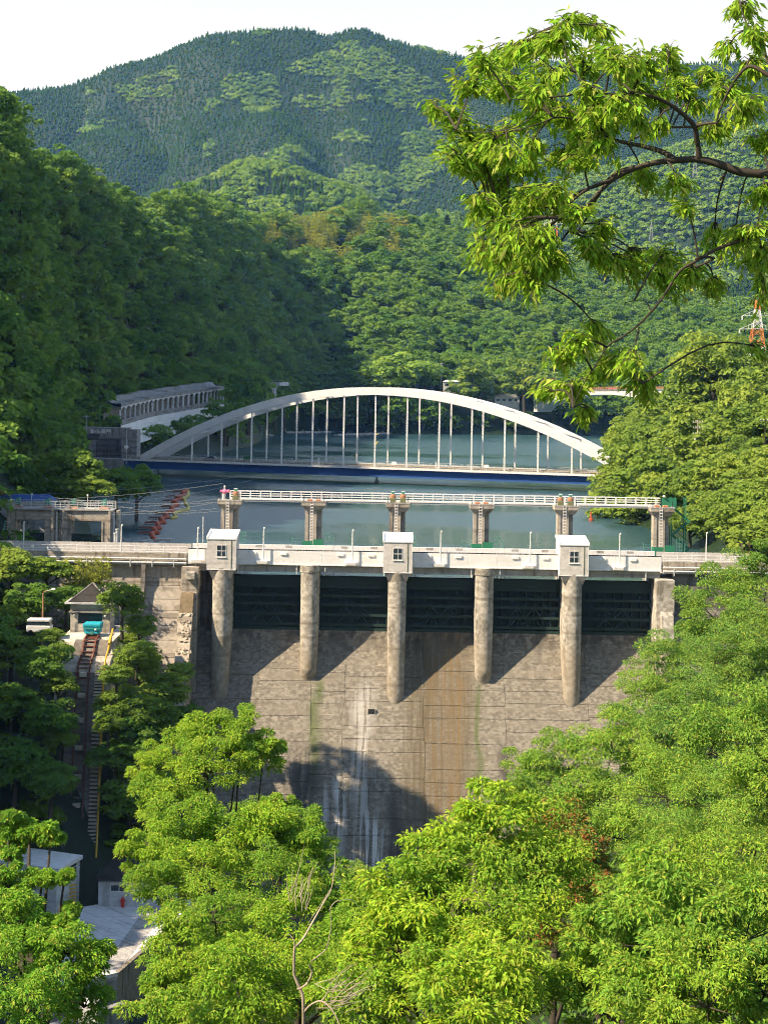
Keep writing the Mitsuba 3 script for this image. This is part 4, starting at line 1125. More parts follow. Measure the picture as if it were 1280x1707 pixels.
def house(px, py, Y, w, dpt, h, roof, wall, roofmat, label, windows=3, storeys=1):
    k = thing('house', label, 'house')
    b = at(px, py, Y); x, z = b[0], b[2]
    part(k, 'wall', box(x - w / 2, x + w / 2, Y, Y + dpt, z - 4, z + h), wall)
    part(k, 'roof', hull([(x - w / 2 - 0.7, Y - 0.8, z + h + 0.01), (x + w / 2 + 0.7, Y - 0.8, z + h + 0.01), (x - w / 2 - 0.7, Y + dpt + 0.8, z + h + 0.01), (x + w / 2 + 0.7, Y + dpt + 0.8, z + h + 0.01), (x - w / 3, Y + dpt / 2, z + h + roof), (x + w / 3, Y + dpt / 2, z + h + roof)]), roofmat)
    for s in range(storeys):
        for i in range(windows):
            xx = x - w / 2 + w * (i + 0.5) / windows
            zz = z + h * (s + 0.5) / storeys
            wn = part(k, 'window', box(xx - w / windows * 0.3, xx + w / windows * 0.3, Y - 0.06, Y - 0.01, zz - 0.7, zz + 0.7), 'window_glass')
            part(wn, 'frame', cat([box(xx - w / windows * 0.33, xx + w / windows * 0.33, Y - 0.12, Y - 0.065, zz + q - 0.06, zz + q + 0.06) for q in (-0.72, 0.72)]), 'rail_white')
    return k


house(755, 648, 1002, 11, 6, 4.0, 1.0, 'pale_wall', 'white_roof', 'low white-roofed shed on the far shore behind the arch', 3)
house(812, 668, 1010, 24, 9, 6.5, 2.2, 'shed_wall', 'roof_tile', 'weathered two-storey lakeside house among trees behind the arch', 6, 2)
house(845, 672, 1000, 14, 7, 3.5, 1.6, 'pale_wall', 'terrace_concrete', 'smaller pale lakeside house right of the two-storey one', 4)
# ---------------------------------------------------------------- intake gates left of the dam
for gi, (pa, pb, lab) in enumerate(((13, 92, 'left of two concrete intake gate frames on the left shore'), (104, 187, 'right of two concrete intake gate frames on the left shore'))):
    Y = 261.0
    a, b = at(pa, 852, Y), at(pb, 852, Y)
    x0, x1, zt = a[0], b[0], 7.75
    k = thing('intake_gate', lab, 'intake gate', 'concrete intake gates on the left shore')
    lw = 1.45
    part(k, 'frame', cat([bevbox(x0, x0 + lw, Y - 0.6, Y + 2.4, -2, zt, 0.04), bevbox(x1 - lw, x1, Y - 0.6, Y + 2.4, -2, zt, 0.04), bevbox(x0 + lw + 0.002, x1 - lw - 0.002, Y - 0.55, Y + 2.2, zt - 1.6, zt, 0.04)]), 'tower_concrete')
    for gx0, gx1, gy in ((x0 + 0.1, x0 + 0.45, 0.85), (x1 - 0.45, x1 - 0.1, 0.85), (x0 + lw - 0.25, x0 + lw, 0.75), (x1 - lw, x1 - lw + 0.25, 0.75)):
        part(k, 'guide', bevbox(gx0, gx1, Y - gy, Y - 0.61, -2, zt - (0 if gy > 0.8 else 1.65), 0.02), 'tower_concrete')
    part(k, 'side_pipe', tube([(x1 + 0.3, Y - 0.3, -1), (x1 + 0.3, Y - 0.3, zt - 0.2)], 0.16, 8), 'rail_grey')
    part(k, 'outer_leg', bevbox(x1 + 0.55, x1 + 1.0, Y + 0.3, Y + 2.2, -2, zt, 0.03), 'tower_concrete')
    lf = part(k, 'gate_leaf', box(x0 + lw + 0.01, x1 - lw - 0.01, Y + 0.1, Y + 0.3, -2, 4.2), 'gate_green')
    for z_ in (1.0, 1.8, 2.6, 3.4, 4.1):
        part(lf, 'beam', box(x0 + lw + 0.05, x1 - lw - 0.05, Y - 0.05, Y + 0.095, z_ - 0.1, z_ + 0.1), 'gate_green')
    part(k, 'deck', box(x0 - 0.25, x1 + (0.25 if gi else 1.2), Y - 0.9, Y + 2.7, zt + 0.005, zt + 0.2), 'deck_concrete')
    rl = []
    for z_ in (zt + 0.5, zt + 0.85, zt + 1.25):
        for yy in (Y - 0.8, Y + 2.6):
            rl.append(tube([(x0 - 0.2, yy, z_), (x1 + (0.2 if gi else 1.2), yy, z_)], 0.045, 5))
    for x in np.linspace(x0 - 0.15, x1 + 0.15, 7):
        rl += [box(x - 0.04, x + 0.04, yy - 0.04, yy + 0.04, zt + 0.2, zt + 1.27) for yy in (Y - 0.8, Y + 2.6)]
    part(k, 'railing', cat(rl), 'rail_grey')
    for q in (0.2, 0.83):
        hx = x0 + (x1 - x0) * q
        h = part(k, 'hoist', cat([hull([(hx + dx, Y + dy, zt + dz) for dx, dy, dz in ((-0.35, 0.2, 0.65), (0.35, 0.2, 0.65), (-0.28, 1.0, 0.65), (0.28, 1.0, 0.65), (-0.4, 0.1, 1.5), (0.3, 0.1, 1.75), (-0.4, 1.1, 1.5), (0.3, 1.1, 1.75))])]), 'hoist_green')
        part(h, 'gear_base', hull([(hx + dx, Y + dy, zt + dz) for dx, dy, dz in ((-0.8, 0.0, 0.21), (0.8, 0.0, 0.21), (-0.8, 1.2, 0.21), (0.8, 1.2, 0.21), (-0.4, 0.3, 0.64), (0.4, 0.3, 0.64), (-0.4, 0.9, 0.64), (0.4, 0.9, 0.64))]), 'hoist_brown')
    part(k, 'small_lamp', cat([tube([((x0 + x1) / 2, Y, zt + 0.2), ((x0 + x1) / 2, Y, zt + 2.1)], 0.05, 5), boxc(((x0 + x1) / 2, Y, zt + 2.25), 0.22, 0.22, 0.24)]), 'rail_white')
for px, lab, hz in ((195, 'short white bollard right of the intake gates', 5.4), (192, 'grey cabinet at the foot of the intake gates', 4.8)):
    p = at(px, 905, 255)
    solo('bollard', cat([tube([(p[0], 255, -1), (p[0], 255, hz)], 0.2, 8), tube([(p[0], 255, hz), (p[0], 255, hz + 0.15)], 0.3, 8)]), 'rail_grey', lab, 'bollard')
lad = thing('ladder', 'pale green ladder leaning left of the intake gates', 'ladder')
p0, p1 = at(2, 905, 258), at(9, 868, 259)
for q in (0, 0.75):
    part(lad, 'stile', beam(p0 + [q, 0, 0], p1 + [q, 0, 0], 0.1, 0.1, (1, 0, 0)), 'hoist_green')
for t in np.linspace(0.05, 0.95, 9):
    part(lad, 'rung', beam(p0 + (p1 - p0) * t, p0 + (p1 - p0) * t + [0.75, 0, 0], 0.07, 0.07), 'rail_grey')
for px, py, lab in ((4, 821, 'upper orange marker ball at the left edge'), (3, 834, 'lower orange marker ball at the left edge')):
    p = at(px, py, 270)
    s = trimesh.creation.icosphere(2, 0.55)
    solo('marker_ball', (s.vertices * [1.4, 1, 0.8] + p, s.faces), 'orange_paint', lab, 'marker', smooth=40)
hut = thing('gate_hut', 'blue-grey roofed hut half hidden behind the left intake gate', 'hut')
p = at(40, 838, 268)
part(hut, 'wall', box(p[0] - 5, p[0] + 4, 268, 272, 0, p[2] + 0.2), 'pale_wall')
part(hut, 'roof', hull([(p[0] - 5.5, 267.4, p[2] + 0.21), (p[0] + 4.5, 267.4, p[2] + 0.21), (p[0] - 5.5, 272.6, p[2] + 0.21), (p[0] + 4.5, 272.6, p[2] + 0.21), (p[0] - 4, 270, p[2] + 1.2), (p[0] + 3.5, 270, p[2] + 1.2)]), 'bridge_blue')

# overhead cables from the left shore to the leftmost tower
for i, (a, b) in enumerate((((-10, 826), (395, 795)), ((-10, 833), (372, 806)), ((30, 822), (362, 838)), ((30, 846), (362, 832)), ((-10, 853), (362, 848)), ((150, 852), (368, 836)), ((190, 842), (366, 852)), ((180, 838), (420, 800)))):
    p, q = at(*a, 262), at(*b, 251 if i not in (0, 7) else 330)
    t = np.linspace(0, 1, 25)[:, None]
    c = p + (q - p) * t; c[:, 2] -= 0.7 * 4 * (t * (1 - t))[:, 0]
    solo('overhead_cable', tube(c, 0.017, 4), 'cable', 'thin grey cable strung over the dark water toward the leftmost hoist tower', 'cable', 'cables strung over the water left of the towers')

# ---------------------------------------------------------------- winch shed, rail cart and incline
SY = 224.0
sc = at(150, 1052, SY)
sx_, sz_ = sc[0], -5.2
_tp = [(231, -5.2), (221.6, -5.22), (219.3, -5.6), (217.0, -7.2), (216.0, -8.7), (215.5, -10.2), (215.5, -14), (231, -14)]
ground('terrace', prism(_tp, 'x', at(100, 1062, 219)[0], at(192, 1062, 219)[0]), 'terrace_concrete', 'pale concrete apron that slopes down in front of the winch shed', smooth=False)
wh = thing('winch_shed', 'small concrete shed with a dark pyramid roof above the incline', 'shed')
w, dp, h = 2.55, 3.6, 3.7
part(wh, 'wall', cat([box(sx_ - w, sx_ - 1.55, SY, SY + 0.25, sz_, sz_ + 2.55), box(sx_ + 1.55, sx_ + w, SY, SY + 0.25, sz_, sz_ + 2.55), box(sx_ - 1.545, sx_ + 1.545, SY + 0.004, SY + 0.25, sz_, sz_ + 1.15), box(sx_ - w, sx_ + w, SY, SY + 0.25, sz_ + 2.555, sz_ + h),
                      box(sx_ - w, sx_ - w + 0.25, SY + 0.255, SY + dp, sz_, sz_ + h), box(sx_ + w - 0.25, sx_ + w, SY + 0.255, SY + dp, sz_, sz_ + h), box(sx_ - w, sx_ + w, SY + dp, SY + dp + 0.2, sz_, sz_ + h)]), 'shed_wall')
part(wh, 'canopy', bevbox(sx_ - w - 0.15, sx_ + w + 0.1, SY - 0.45, SY - 0.004, sz_ + 2.55, sz_ + 2.75, 0.03), 'corbel')
wn = part(wh, 'window', box(sx_ - 1.54, sx_ + 1.54, SY + 0.1, SY + 0.12, sz_ + 1.155, sz_ + 2.55), 'window_glass')
part(wn, 'mullion', cat([box(sx_ + q - 0.04, sx_ + q + 0.04, SY + 0.03, SY + 0.09, sz_ + 1.16, sz_ + 2.54) for q in (-1.5, -0.5, 0.5, 1.5)]), 'dark_steel')
ev = part(wh, 'eave', bevbox(sx_ - w - 0.65, sx_ + w + 0.75, SY - 0.8, SY + dp + 0.8, sz_ + h + 0.005, sz_ + h + 0.26, 0.03), 'pale_wall')
apex = (sx_ - 0.15, SY + dp / 2, sz_ + h + 2.5)
base = [(sx_ - w - 0.2, SY - 0.6), (sx_ + w + 0.1, SY - 0.6), (sx_ + w + 0.1, SY + dp + 0.6), (sx_ - w - 0.2, SY + dp + 0.6)]
rf = part(wh, 'roof', hull([(x, y, sz_ + h + 0.262) for x, y in base] + [apex, (apex[0] + 0.25, apex[1], apex[2])]), 'roof_tile')
for i in range(4):
    part(rf, 'ridge', tube([(base[i][0], base[i][1], sz_ + h + 0.3), (apex[0] + 0.12, apex[1], apex[2] + 0.03)], 0.09, 6), 'corbel')
for q in (-2.05, 1.95):
    part(wh, 'lamp', hull(trimesh.creation.icosphere(1, 0.17).vertices + np.array([sx_ + q, SY - 0.2, sz_ + 2.2])), 'rail_white')

# incline: path of rail tops from the shed down to the yard
_ip = np.array([at(156, 1050, 222.5), at(152, 1066, 219.3), at(146, 1090, 217.0), at(140, 1112, 216.0), at(124, 1420, 205), at(116, 1540, 200.6)])
_ip[0, 2] = sz_ + 0.12; _ip[1, 2] = sz_ + 0.1
inc = PchipInterpolator([0, 0.1, 0.18, 0.25, 0.75, 1.0], _ip, axis=0)
ir = thing('incline_railway', 'steep two-rail incline running down from the winch shed to the yard', 'incline railway')
tt = np.linspace(0.0, 1.0, 40)
cpts = inc(tt)
dwn = np.gradient(cpts, axis=0); dwn /= np.linalg.norm(dwn, axis=1, keepdims=True)
nrm = np.cross(np.array([1.0, 0, 0]), dwn); nrm *= np.sign(nrm[:, 2:] + 1e-9); nrm /= np.linalg.norm(nrm, axis=1, keepdims=True)
bed = np.stack([cpts + np.array([-1.9, 0, 0]) - nrm * 1.6, cpts + np.array([-1.9, 0, 0]) - nrm * 0.28, cpts + np.array([2.6, 0, 0]) - nrm * 0.28, cpts + np.array([2.6, 0, 0]) - nrm * 1.6], 1)
part(ir, 'bed', loft_grid(bed[4:]), 'track_concrete')
for s in (-0.72, 0.72):
    part(ir, 'rail', cat([beam(cpts[i] + [s, 0, 0], cpts[i + 1] + [s, 0, 0], 0.16, 0.2) for i in range(len(cpts) - 1)]), 'rail_rust')
for t in np.linspace(0.04, 0.98, 46):
    c = inc(t); d_ = inc(min(1, t + 0.01)) - inc(max(0, t - 0.01)); d_ /= np.linalg.norm(d_)
    part(ir, 'sleeper', beam(c + [-0.95, 0, 0] - np.array([0, 0, 0.16]), c + [0.95, 0, 0] - np.array([0, 0, 0.16]), 0.22, 0.1), 'rail_rust' if t < 0.3 else 'track_concrete')
for t in np.linspace(0.28, 0.9, 10):
    c = inc(t)
    part(ir, 'kerb_block', boxc(c + [0.0, -0.05, -0.05], 0.85, 0.5, 0.5), 'terrace_concrete')
sw = thing('stairway', 'narrow concrete steps beside the incline rails', 'stairs')
for t in np.linspace(0.22, 0.99, 80):
    c = inc(t)
    part(sw, 'step', boxc(c + np.array([1.95, 0, -0.12]), 0.95, 0.42, 0.16), 'terrace_concrete')
hp = thing('handrail_pipe', 'long yellow and orange pipe running down beside the steps', 'pipe')
yr = np.array([inc(t) + np.array([2.62, 0, 0.75]) for t in np.linspace(0.17, 1.0, 30)])
part(hp, 'pipe', tube(yr, 0.12, 8), 'pipe_yellow')
top_b = at(188, 1050, 221.0)
part(hp, 'top_guard', cat([beam(yr[0], (yr[0] + top_b) / 2, 0.25, 0.8), beam((yr[0] + top_b) / 2, top_b, 0.2, 0.35)]), 'pipe_yellow')
for i in range(0, 30, 3):
    part(hp, 'support', beam(yr[i] - [0, 0, 0.95], yr[i], 0.08, 0.08, (1, 0, 0)), 'rail_rust')
side = ground('retaining_bank', loft_grid(np.stack([cpts[4:] + np.array([-1.95, 0, -0.3]), cpts[4:] + np.array([-2.1, 0.4, -0.5]), cpts[4:] + np.array([-3.4, 1.5, -1.8])], 1)), 'grey_wall', 'dark concrete bank along the incline', smooth=False)
ct = thing('rail_cart', 'bright blue rail cart parked in front of the winch shed', 'cart')
cc = at(155, 1055, 221.8); cx, cz = cc[0], sz_
part(ct, 'tub', hull([(cx - 0.98, 220.9, cz + 0.55), (cx + 0.98, 220.9, cz + 0.55), (cx - 1.12, 220.75, cz + 1.15), (cx + 1.12, 220.75, cz + 1.15), (cx - 1.12, 223, cz + 1.15), (cx + 1.12, 223, cz + 1.15), (cx - 0.98, 223, cz + 0.55), (cx + 0.98, 223, cz + 0.55)]), 'cart_blue')
part(ct, 'lid', bevbox(cx - 1.14, cx + 1.14, 220.72, 223, cz + 1.156, cz + 1.6, 0.1), 'cart_blue')
part(ct, 'chassis', bevbox(cx - 0.95, cx + 0.95, 220.8, 223, cz + 0.3, cz + 0.545, 0.03), 'cart_blue')
part(ct, 'front_bar', cat([beam((cx - 1.0, 220.68, cz + 1.0), (cx + 1.0, 220.68, cz + 1.0), 0.06, 0.1), boxc((cx, 220.65, cz + 0.42), 0.4, 0.3, 0.3)]), 'hoist_green')
part(ct, 'lamp', hull(trimesh.creation.icosphere(1, 0.14).vertices + np.array([cx + 0.5, 220.6, cz + 0.86])), 'rail_white')
for s in (-0.72, 0.72):
    for y in (221.2, 222.6):
        part(ct, 'wheel', wheel((cx + s, y, cz + 0.26), 0.24, 0.12, (1, 0, 0)), 'dark_steel')

sl = thing('street_lamp', 'rusty street lamp with a curved arm beside the winch shed', 'street lamp')
b, t = at(71, 1035, 222), at(71, 990, 222)
part(sl, 'pole', tube([(b[0], 222, -6.5), (b[0], 222, t[2]), (b[0] + 0.12, 222, t[2] + 0.22), (b[0] + 0.45, 222, t[2] + 0.36)], [0.12, 0.09, 0.08, 0.07], 8), 'lamp_post_rust')
part(sl, 'arm', tube([(b[0] + 0.45, 222, t[2] + 0.36), (b[0] + 1.05, 222, t[2] + 0.52)], 0.06, 6), 'rail_grey')
part(sl, 'lamp_head', hull([(b[0] + 1.0 + dx, 222 + dy, t[2] + 0.5 + dz) for dx, dy, dz in ((0, -0.1, 0), (0, 0.1, 0), (0.5, -0.15, 0.08), (0.5, 0.15, 0.08), (0.1, 0, 0.2), (0.45, 0, 0.25), (0.6, 0, 0.12))]), 'rail_white')
van = thing('van', 'white van mostly hidden by bushes left of the street lamp', 'van')
p = at(58, 1042, 219)
vx, vz = p[0], p[2] - 1.25
part(van, 'body', bevbox(vx - 1.1, vx + 2.0, 219, 220.7, vz + 0.3, vz + 1.15, 0.08), 'car_white')
part(van, 'cabin', hull([(vx + q, yy, zz) for q, zz in ((-1.05, vz + 1.16), (1.9, vz + 1.16), (-0.9, vz + 1.62), (1.8, vz + 1.62)) for yy in (219.05, 220.65)]), 'window_glass')
part(van, 'roof', bevbox(vx - 1.0, vx + 1.9, 218.95, 220.7, vz + 1.625, vz + 1.95, 0.07), 'car_white')
for q in (-0.5, 1.4):
    for yy in (219.05, 220.6):
        part(van, 'wheel', wheel((vx + q, yy, vz + 0.3), 0.3, 0.2, (0, 1, 0)), 'tyre')

# ---------------------------------------------------------------- power house yard at the bottom left
YZ = -32.0


def yard_at(px, py, z=YZ):
    du, dv = px - 640.0, HORIZON - py
    return at(px, py, (z - HC) * F / (du * SR + dv * CR))


_yc = [yard_at(70, 1660), yard_at(196, 1628), yard_at(262, 1562), yard_at(345, 1500), yard_at(230, 1498), yard_at(140, 1512)]
poly = [(p[0], p[1]) for p in _yc]
ground('yard', prism(poly, 'z', YZ - 0.4, YZ), 'yard_concrete', 'pale concrete yard below the incline', smooth=False)
slabs = thing('yard_paving', 'large pale and grey concrete paving slabs of the yard', 'paving')
labels[slabs]['kind'] = 'structure'
k = 0
e0, e1, e3, e2 = [np.array(q[:2]) for q in (yard_at(112, 1608), yard_at(200, 1618), yard_at(285, 1510), yard_at(168, 1512))]
for i in range(5):
    for j in range(3):
        u0, u1, v0, v1 = j / 3 + 0.004, (j + 1) / 3 - 0.004, i / 5 + 0.003, (i + 1) / 5 - 0.003
        q = [(e0 * (1 - u) + e1 * u) * (1 - v) + (e2 * (1 - u) + e3 * u) * v for u, v in ((u0, v0), (u1, v0), (u1, v1), (u0, v1))]
        part(slabs, 'slab', prism([tuple(x) for x in q], 'z', YZ + 0.004, YZ + 0.03 + 0.008 * ((i * 3 + j * 5) % 4)), 'yard_concrete' if j < 2 else 'deck_concrete')
rw = thing('yard_wall', 'stained concrete retaining wall under the edge of the yard', 'wall')
a, b, c = _yc[1], _yc[2], yard_at(150, 1690)
def vwall(p, q, z0, z1, t=0.5):
    p, q = np.array(p[:2]), np.array(q[:2])
    d = (q - p) / np.linalg.norm(q - p); n_ = np.array([-d[1], d[0]]) * t
    return hull([(*v, zz) for v in (p, q, p + n_, q + n_) for zz in (z0, z1)])
part(rw, 'river_wall', vwall(a, _yc[3], -46, YZ + 0.25), 'side_wall')
part(rw, 'kerb', vwall(_yc[0], a, YZ + 0.002, YZ + 0.35, 0.4), 'yard_concrete')
part(rw, 'front_wall', vwall(_yc[0], a, -46, YZ - 0.01, 0.5), 'grey_wall')
lo = a + np.array([1.2, -1.4, 0])
part(rw, 'lower_step', cat([vwall(_yc[0] + np.array([1, -2.5, 0]), lo, -46, YZ - 2.2, 0.8), vwall(_yc[0] + np.array([-2, -5.5, 0]), yard_at(182, 1668), -46, YZ - 4.2, 0.8)]), 'grey_wall')
wb = thing('white_tank', 'white box-shaped tank below the yard edge', 'tank')
p = yard_at(158, 1650)
part(wb, 'body', bevbox(p[0] - 1.2, p[0] + 0.7, p[1] - 2.2, p[1] - 0.4, YZ - 3.5, YZ - 0.6, 0.06), 'plant_wall')

ph = thing('power_house', 'white flat-roofed power house at the left edge beside the yard', 'building')
c0 = at(131, 1545, 199.0)
x1, y1, zr = c0[0], 199.0, at(131, 1426, 199.0)[2]
# its right wall runs toward the river: corner at (131, 1426), front corner lower left
fc = at(95, 1440, 193.5)
body = [(x1, y1), (fc[0], fc[1] - 0.0), (fc[0] - 22, fc[1] + 8.0), (x1 - 22, y1 + 9.0)]
part(ph, 'wall', prism(body, 'z', YZ - 2, zr - 0.45), 'plant_wall')
big = trimesh.Trimesh(*prism(body, 'z', zr - 0.445, zr)); cen = big.vertices.mean(0)
v = np.array(big.vertices); v[:, :2] = cen[:2] + (v[:, :2] - cen[:2]) * 1.03
part(ph, 'roof', (v, big.faces), 'white_roof')
dface = np.array([fc[0] - x1, fc[1] - y1]); dface /= np.linalg.norm(dface)
nface = np.array([-dface[1], dface[0]]); nface *= -np.sign(nface[1]) if nface[1] > 0 else 1
for t0, t1 in ((1.0, 2.4), (2.9, 4.3)):
    p0_, p1_ = np.array([x1, y1]) + dface * t0, np.array([x1, y1]) + dface * t1
    wn = part(ph, 'window', vwall((*(p0_ + nface * 0.04), 0), (*(p1_ + nface * 0.04), 0), YZ + 3.2, YZ + 4.8, 0.03), 'window_glass')
    part(wn, 'frame', cat([vwall((*(p0_ + nface * 0.1), 0), (*(p1_ + nface * 0.1), 0), YZ + zz, YZ + zz + 0.1, 0.05) for zz in (3.15, 4.0, 4.78)]), 'rail_white')
yb = part(ph, 'striped_guard', cat([boxc((x1 - 0.9, y1 - 2.6, YZ + 0.5 + 0.42 * q), 2.2, 0.15, 0.16, 0.5) for q in range(5)]), 'pipe_yellow')

sb = thing('store_building', 'low white building with a dark roof at the back of the yard', 'building')
p, q = yard_at(165, 1508), yard_at(262, 1515)
bx0, bx1, by = p[0], q[0], min(p[1], q[1]) + 0.5
hz = YZ + 2.9
part(sb, 'wall', box(bx0, bx1, by, by + 5, YZ, hz), 'pale_wall')
part(sb, 'roof', hull([(bx0 - 0.4, by - 0.5, hz + 0.01), (bx1 + 0.4, by - 0.5, hz + 0.01), (bx0 - 0.4, by + 5.5, hz + 0.01), (bx1 + 0.4, by + 5.5, hz + 0.01), (bx0 + 1.2, by + 2.5, hz + 1.8), (bx1 - 1.2, by + 2.5, hz + 1.8)]), 'roof_tile')
for t in (0.28, 0.42):
    xx = bx0 + (bx1 - bx0) * t
    wn = part(sb, 'window', box(xx - 0.42, xx + 0.42, by - 0.05, by - 0.006, YZ + 1.75, YZ + 2.35), 'window_glass')
    part(wn, 'frame', box(xx - 0.5, xx + 0.5, by - 0.1, by - 0.055, YZ + 1.66, YZ + 1.73), 'rail_white')
part(sb, 'door', box(bx0 + (bx1 - bx0) * 0.62, bx0 + (bx1 - bx0) * 0.74, by - 0.06, by - 0.01, YZ + 0.05, YZ + 2.1), 'rail_grey')
hy = thing('hydrant', 'red hydrant in front of the low white building', 'hydrant')
p = yard_at(208, 1506)
hx, hyy = p[0], min(p[1], by - 0.4)
part(hy, 'barrel', tube([(hx, hyy, YZ), (hx, hyy, YZ + 0.95), (hx, hyy, YZ + 1.15)], [0.2, 0.2, 0.1], 8), 'red_paint')
part(hy, 'outlet', tube([(hx - 0.32, hyy, YZ + 0.75), (hx + 0.32, hyy, YZ + 0.75)], 0.1, 8), 'red_paint')
s2 = thing('small_kiosk', 'small white kiosk under the branches right of the low building', 'kiosk')
p = yard_at(276, 1510)
part(s2, 'wall', box(p[0] - 1.1, p[0] + 1.1, p[1], p[1] + 2.2, YZ, YZ + 2.3), 'plant_wall')
part(s2, 'roof', bevbox(p[0] - 1.3, p[0] + 1.3, p[1] - 0.2, p[1] + 2.4, YZ + 2.305, YZ + 2.5, 0.03), 'roof_tile')
# ---------------------------------------------------------------- vegetation
def unit(v):
    return v / (np.linalg.norm(v, axis=-1, keepdims=True) + 1e-9)


def cards(C, N, size, rng, aspect=0.62):
    """Little leaf-spray faces: rhombi at C facing N."""
    n = len(C)
    r = unit(rng.normal(size=(n, 3)))
    a = unit(np.cross(N, r)); b = np.cross(N, a)
    s = np.broadcast_to(size, (n,))[:, None]
    k = rng.uniform(0.7, 1.0, (n, 1))
    v = np.stack([C + a * s, C + b * s * aspect * k, C - a * s, C - b * s * aspect * k], 1).reshape(-1, 3)
    i = np.arange(n)[:, None] * 4
    return v, np.vstack([i + [[0, 1, 2]], i + [[0, 2, 3]]])


def pad_points(c, r, n, rng, flat=0.5, up=0.55, jit=0.45):
    """n points and facings over the upper side of a foliage pad, some inside."""
    d = unit(rng.normal(size=(n, 3))); d[:, 2] = np.where(rng.random(n) < 0.78, np.abs(d[:, 2]), d[:, 2])
    q = r * rng.uniform(0.55, 1.0, (n, 1)) ** 0.6
    P = c + d * q * [1, 1, flat]
    return P, unit(d * 0.7 + [0, 0, up] + rng.normal(size=(n, 3)) * jit)


def make_crown(seed, npads=40, per=52, size=0.11, zc=1.2, rz=0.85, padr=(0.24, 0.40), spread=1.0, flat=0.62):
    rng = np.random.default_rng(seed)
    lob = unit(rng.normal(size=(5, 3)) * [1, 1, 0.6]); amp = rng.uniform(-0.25, 0.3, 5)
    C, N = [], []
    for i in range(npads):
        d = unit(rng.normal(size=3)); d[2] = abs(d[2]) * 1.0 if rng.random() < 0.72 else -abs(d[2]) * 0.7
        k = 1.0 + sum(a * max(0, float(d @ l)) ** 2 for a, l in zip(amp, lob))
        q = rng.uniform(0.62, 0.95) if i > npads * 0.25 else rng.uniform(0.1, 0.6)
        c = np.array([d[0] * spread, d[1] * spread, d[2] * rz]) * q * k + [0, 0, zc]
        p, n = pad_points(c, rng.uniform(*padr), per, rng, flat)
        C.append(p); N.append(n)
    C, N = np.vstack(C), np.vstack(N)
    return cards(C, N, rng.uniform(0.6, 1.2, len(C)) * size, rng)


def make_trunk(seed, zc=1.3):
    rng = np.random.default_rng(seed)
    parts_ = [tube([(0, 0, -0.3), (0.03, 0, 0.4), (0.0, 0.05, zc - 0.2), (0.02, 0.0, zc + 0.3)], [0.09, 0.07, 0.05, 0.02], 6)]
    for i in range(5):
        a = rng.uniform(0, 6.28); z = rng.uniform(0.5, zc)
        parts_.append(tube([(0, 0, z), (0.35 * math.cos(a), 0.35 * math.sin(a), z + 0.25), (0.7 * math.cos(a), 0.7 * math.sin(a), z + 0.4)], [0.04, 0.028, 0.01], 5))
    return cat(parts_)


def template(name, crown, trunk, leaf, bark='far_bark'):
    scene[name] = {'type': 'shapegroup', 'crown': dress(crown, leaf, False, {}), 'trunk': dress(trunk, bark, True, {})}


_shapes = [dict(seed=11), dict(seed=12, rz=0.85, flat=0.52), dict(seed=13, rz=1.05, zc=1.4), dict(seed=14, npads=30, padr=(0.3, 0.48), flat=0.55, rz=0.85), dict(seed=15, rz=0.95)]
for i, kw in enumerate(_shapes):
    c, t = make_crown(**kw), make_trunk(kw['seed'], kw.get('zc', 1.3))
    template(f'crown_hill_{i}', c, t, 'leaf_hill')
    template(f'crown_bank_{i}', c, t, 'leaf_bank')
    if i < 3:
        pass
_fine = [make_crown(seed=21, npads=54, per=110, size=0.07), make_crown(seed=22, npads=50, per=110, size=0.07, rz=0.75, flat=0.5)]
for i, c in enumerate(_fine):
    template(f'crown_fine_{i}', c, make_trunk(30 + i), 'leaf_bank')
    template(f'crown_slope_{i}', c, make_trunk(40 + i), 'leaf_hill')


template('crown_pale', make_crown(seed=61, npads=44, per=80, size=0.085, rz=0.7, flat=0.5), make_trunk(61), 'leaf_pale')
template('crown_tall', make_crown(seed=51, zc=4.3, rz=0.9, npads=50, per=80, size=0.085), make_trunk(51, 4.3), 'leaf_hill')


def bamboo_crown(seed):
    rng = np.random.default_rng(seed)
    C, N = [], []
    for i in range(26):
        a, q = rng.uniform(0, 6.28), math.sqrt(rng.random()) * 0.9
        z0 = rng.uniform(0.9, 2.2)
        for z in np.linspace(0.5, z0, 5):
            c = np.array([q * math.cos(a) + 0.1 * z, q * math.sin(a), z])
            p, n = pad_points(c, 0.2, 12, rng, 0.8, 0.3, 0.6)
            C.append(p); N.append(n)
    C, N = np.vstack(C), np.vstack(N)
    return cards(C, N, rng.uniform(0.6, 1.2, len(C)) * 0.12, rng, 0.4)


template('crown_bamboo', bamboo_crown(3), make_trunk(3, 1.0), 'leaf_bamboo')


def cedar(seed):
    rng = np.random.default_rng(seed)
    C, N = [], []
    for z in np.linspace(0.3, 2.3, 14):
        r = 0.52 * (1 - (z / 2.4) ** 1.3) + 0.04
        for a in np.arange(0, 6.28, 0.9) + rng.uniform(0, 6):
            p, n = pad_points(np.array([r * 0.7 * math.cos(a), r * 0.7 * math.sin(a), z]), 0.16, 14, rng, 0.6, 0.35, 0.5)
            C.append(p); N.append(n)
    C, N = np.vstack(C), np.vstack(N)
    return cards(C, N, rng.uniform(0.6, 1.1, len(C)) * 0.09, rng)


template('crown_cedar', cedar(4), make_trunk(4, 1.4), 'needle')


def place(key, tmpl, pos, r, h, rng):
    scene[key] = {'type': 'instance', 'group': {'type': 'ref', 'id': tmpl},
                  'to_world': T().translate([float(q) for q in pos]).rotate([0, 0, 1], float(rng.uniform(0, 360))).scale([float(r), float(r), float(h)])}


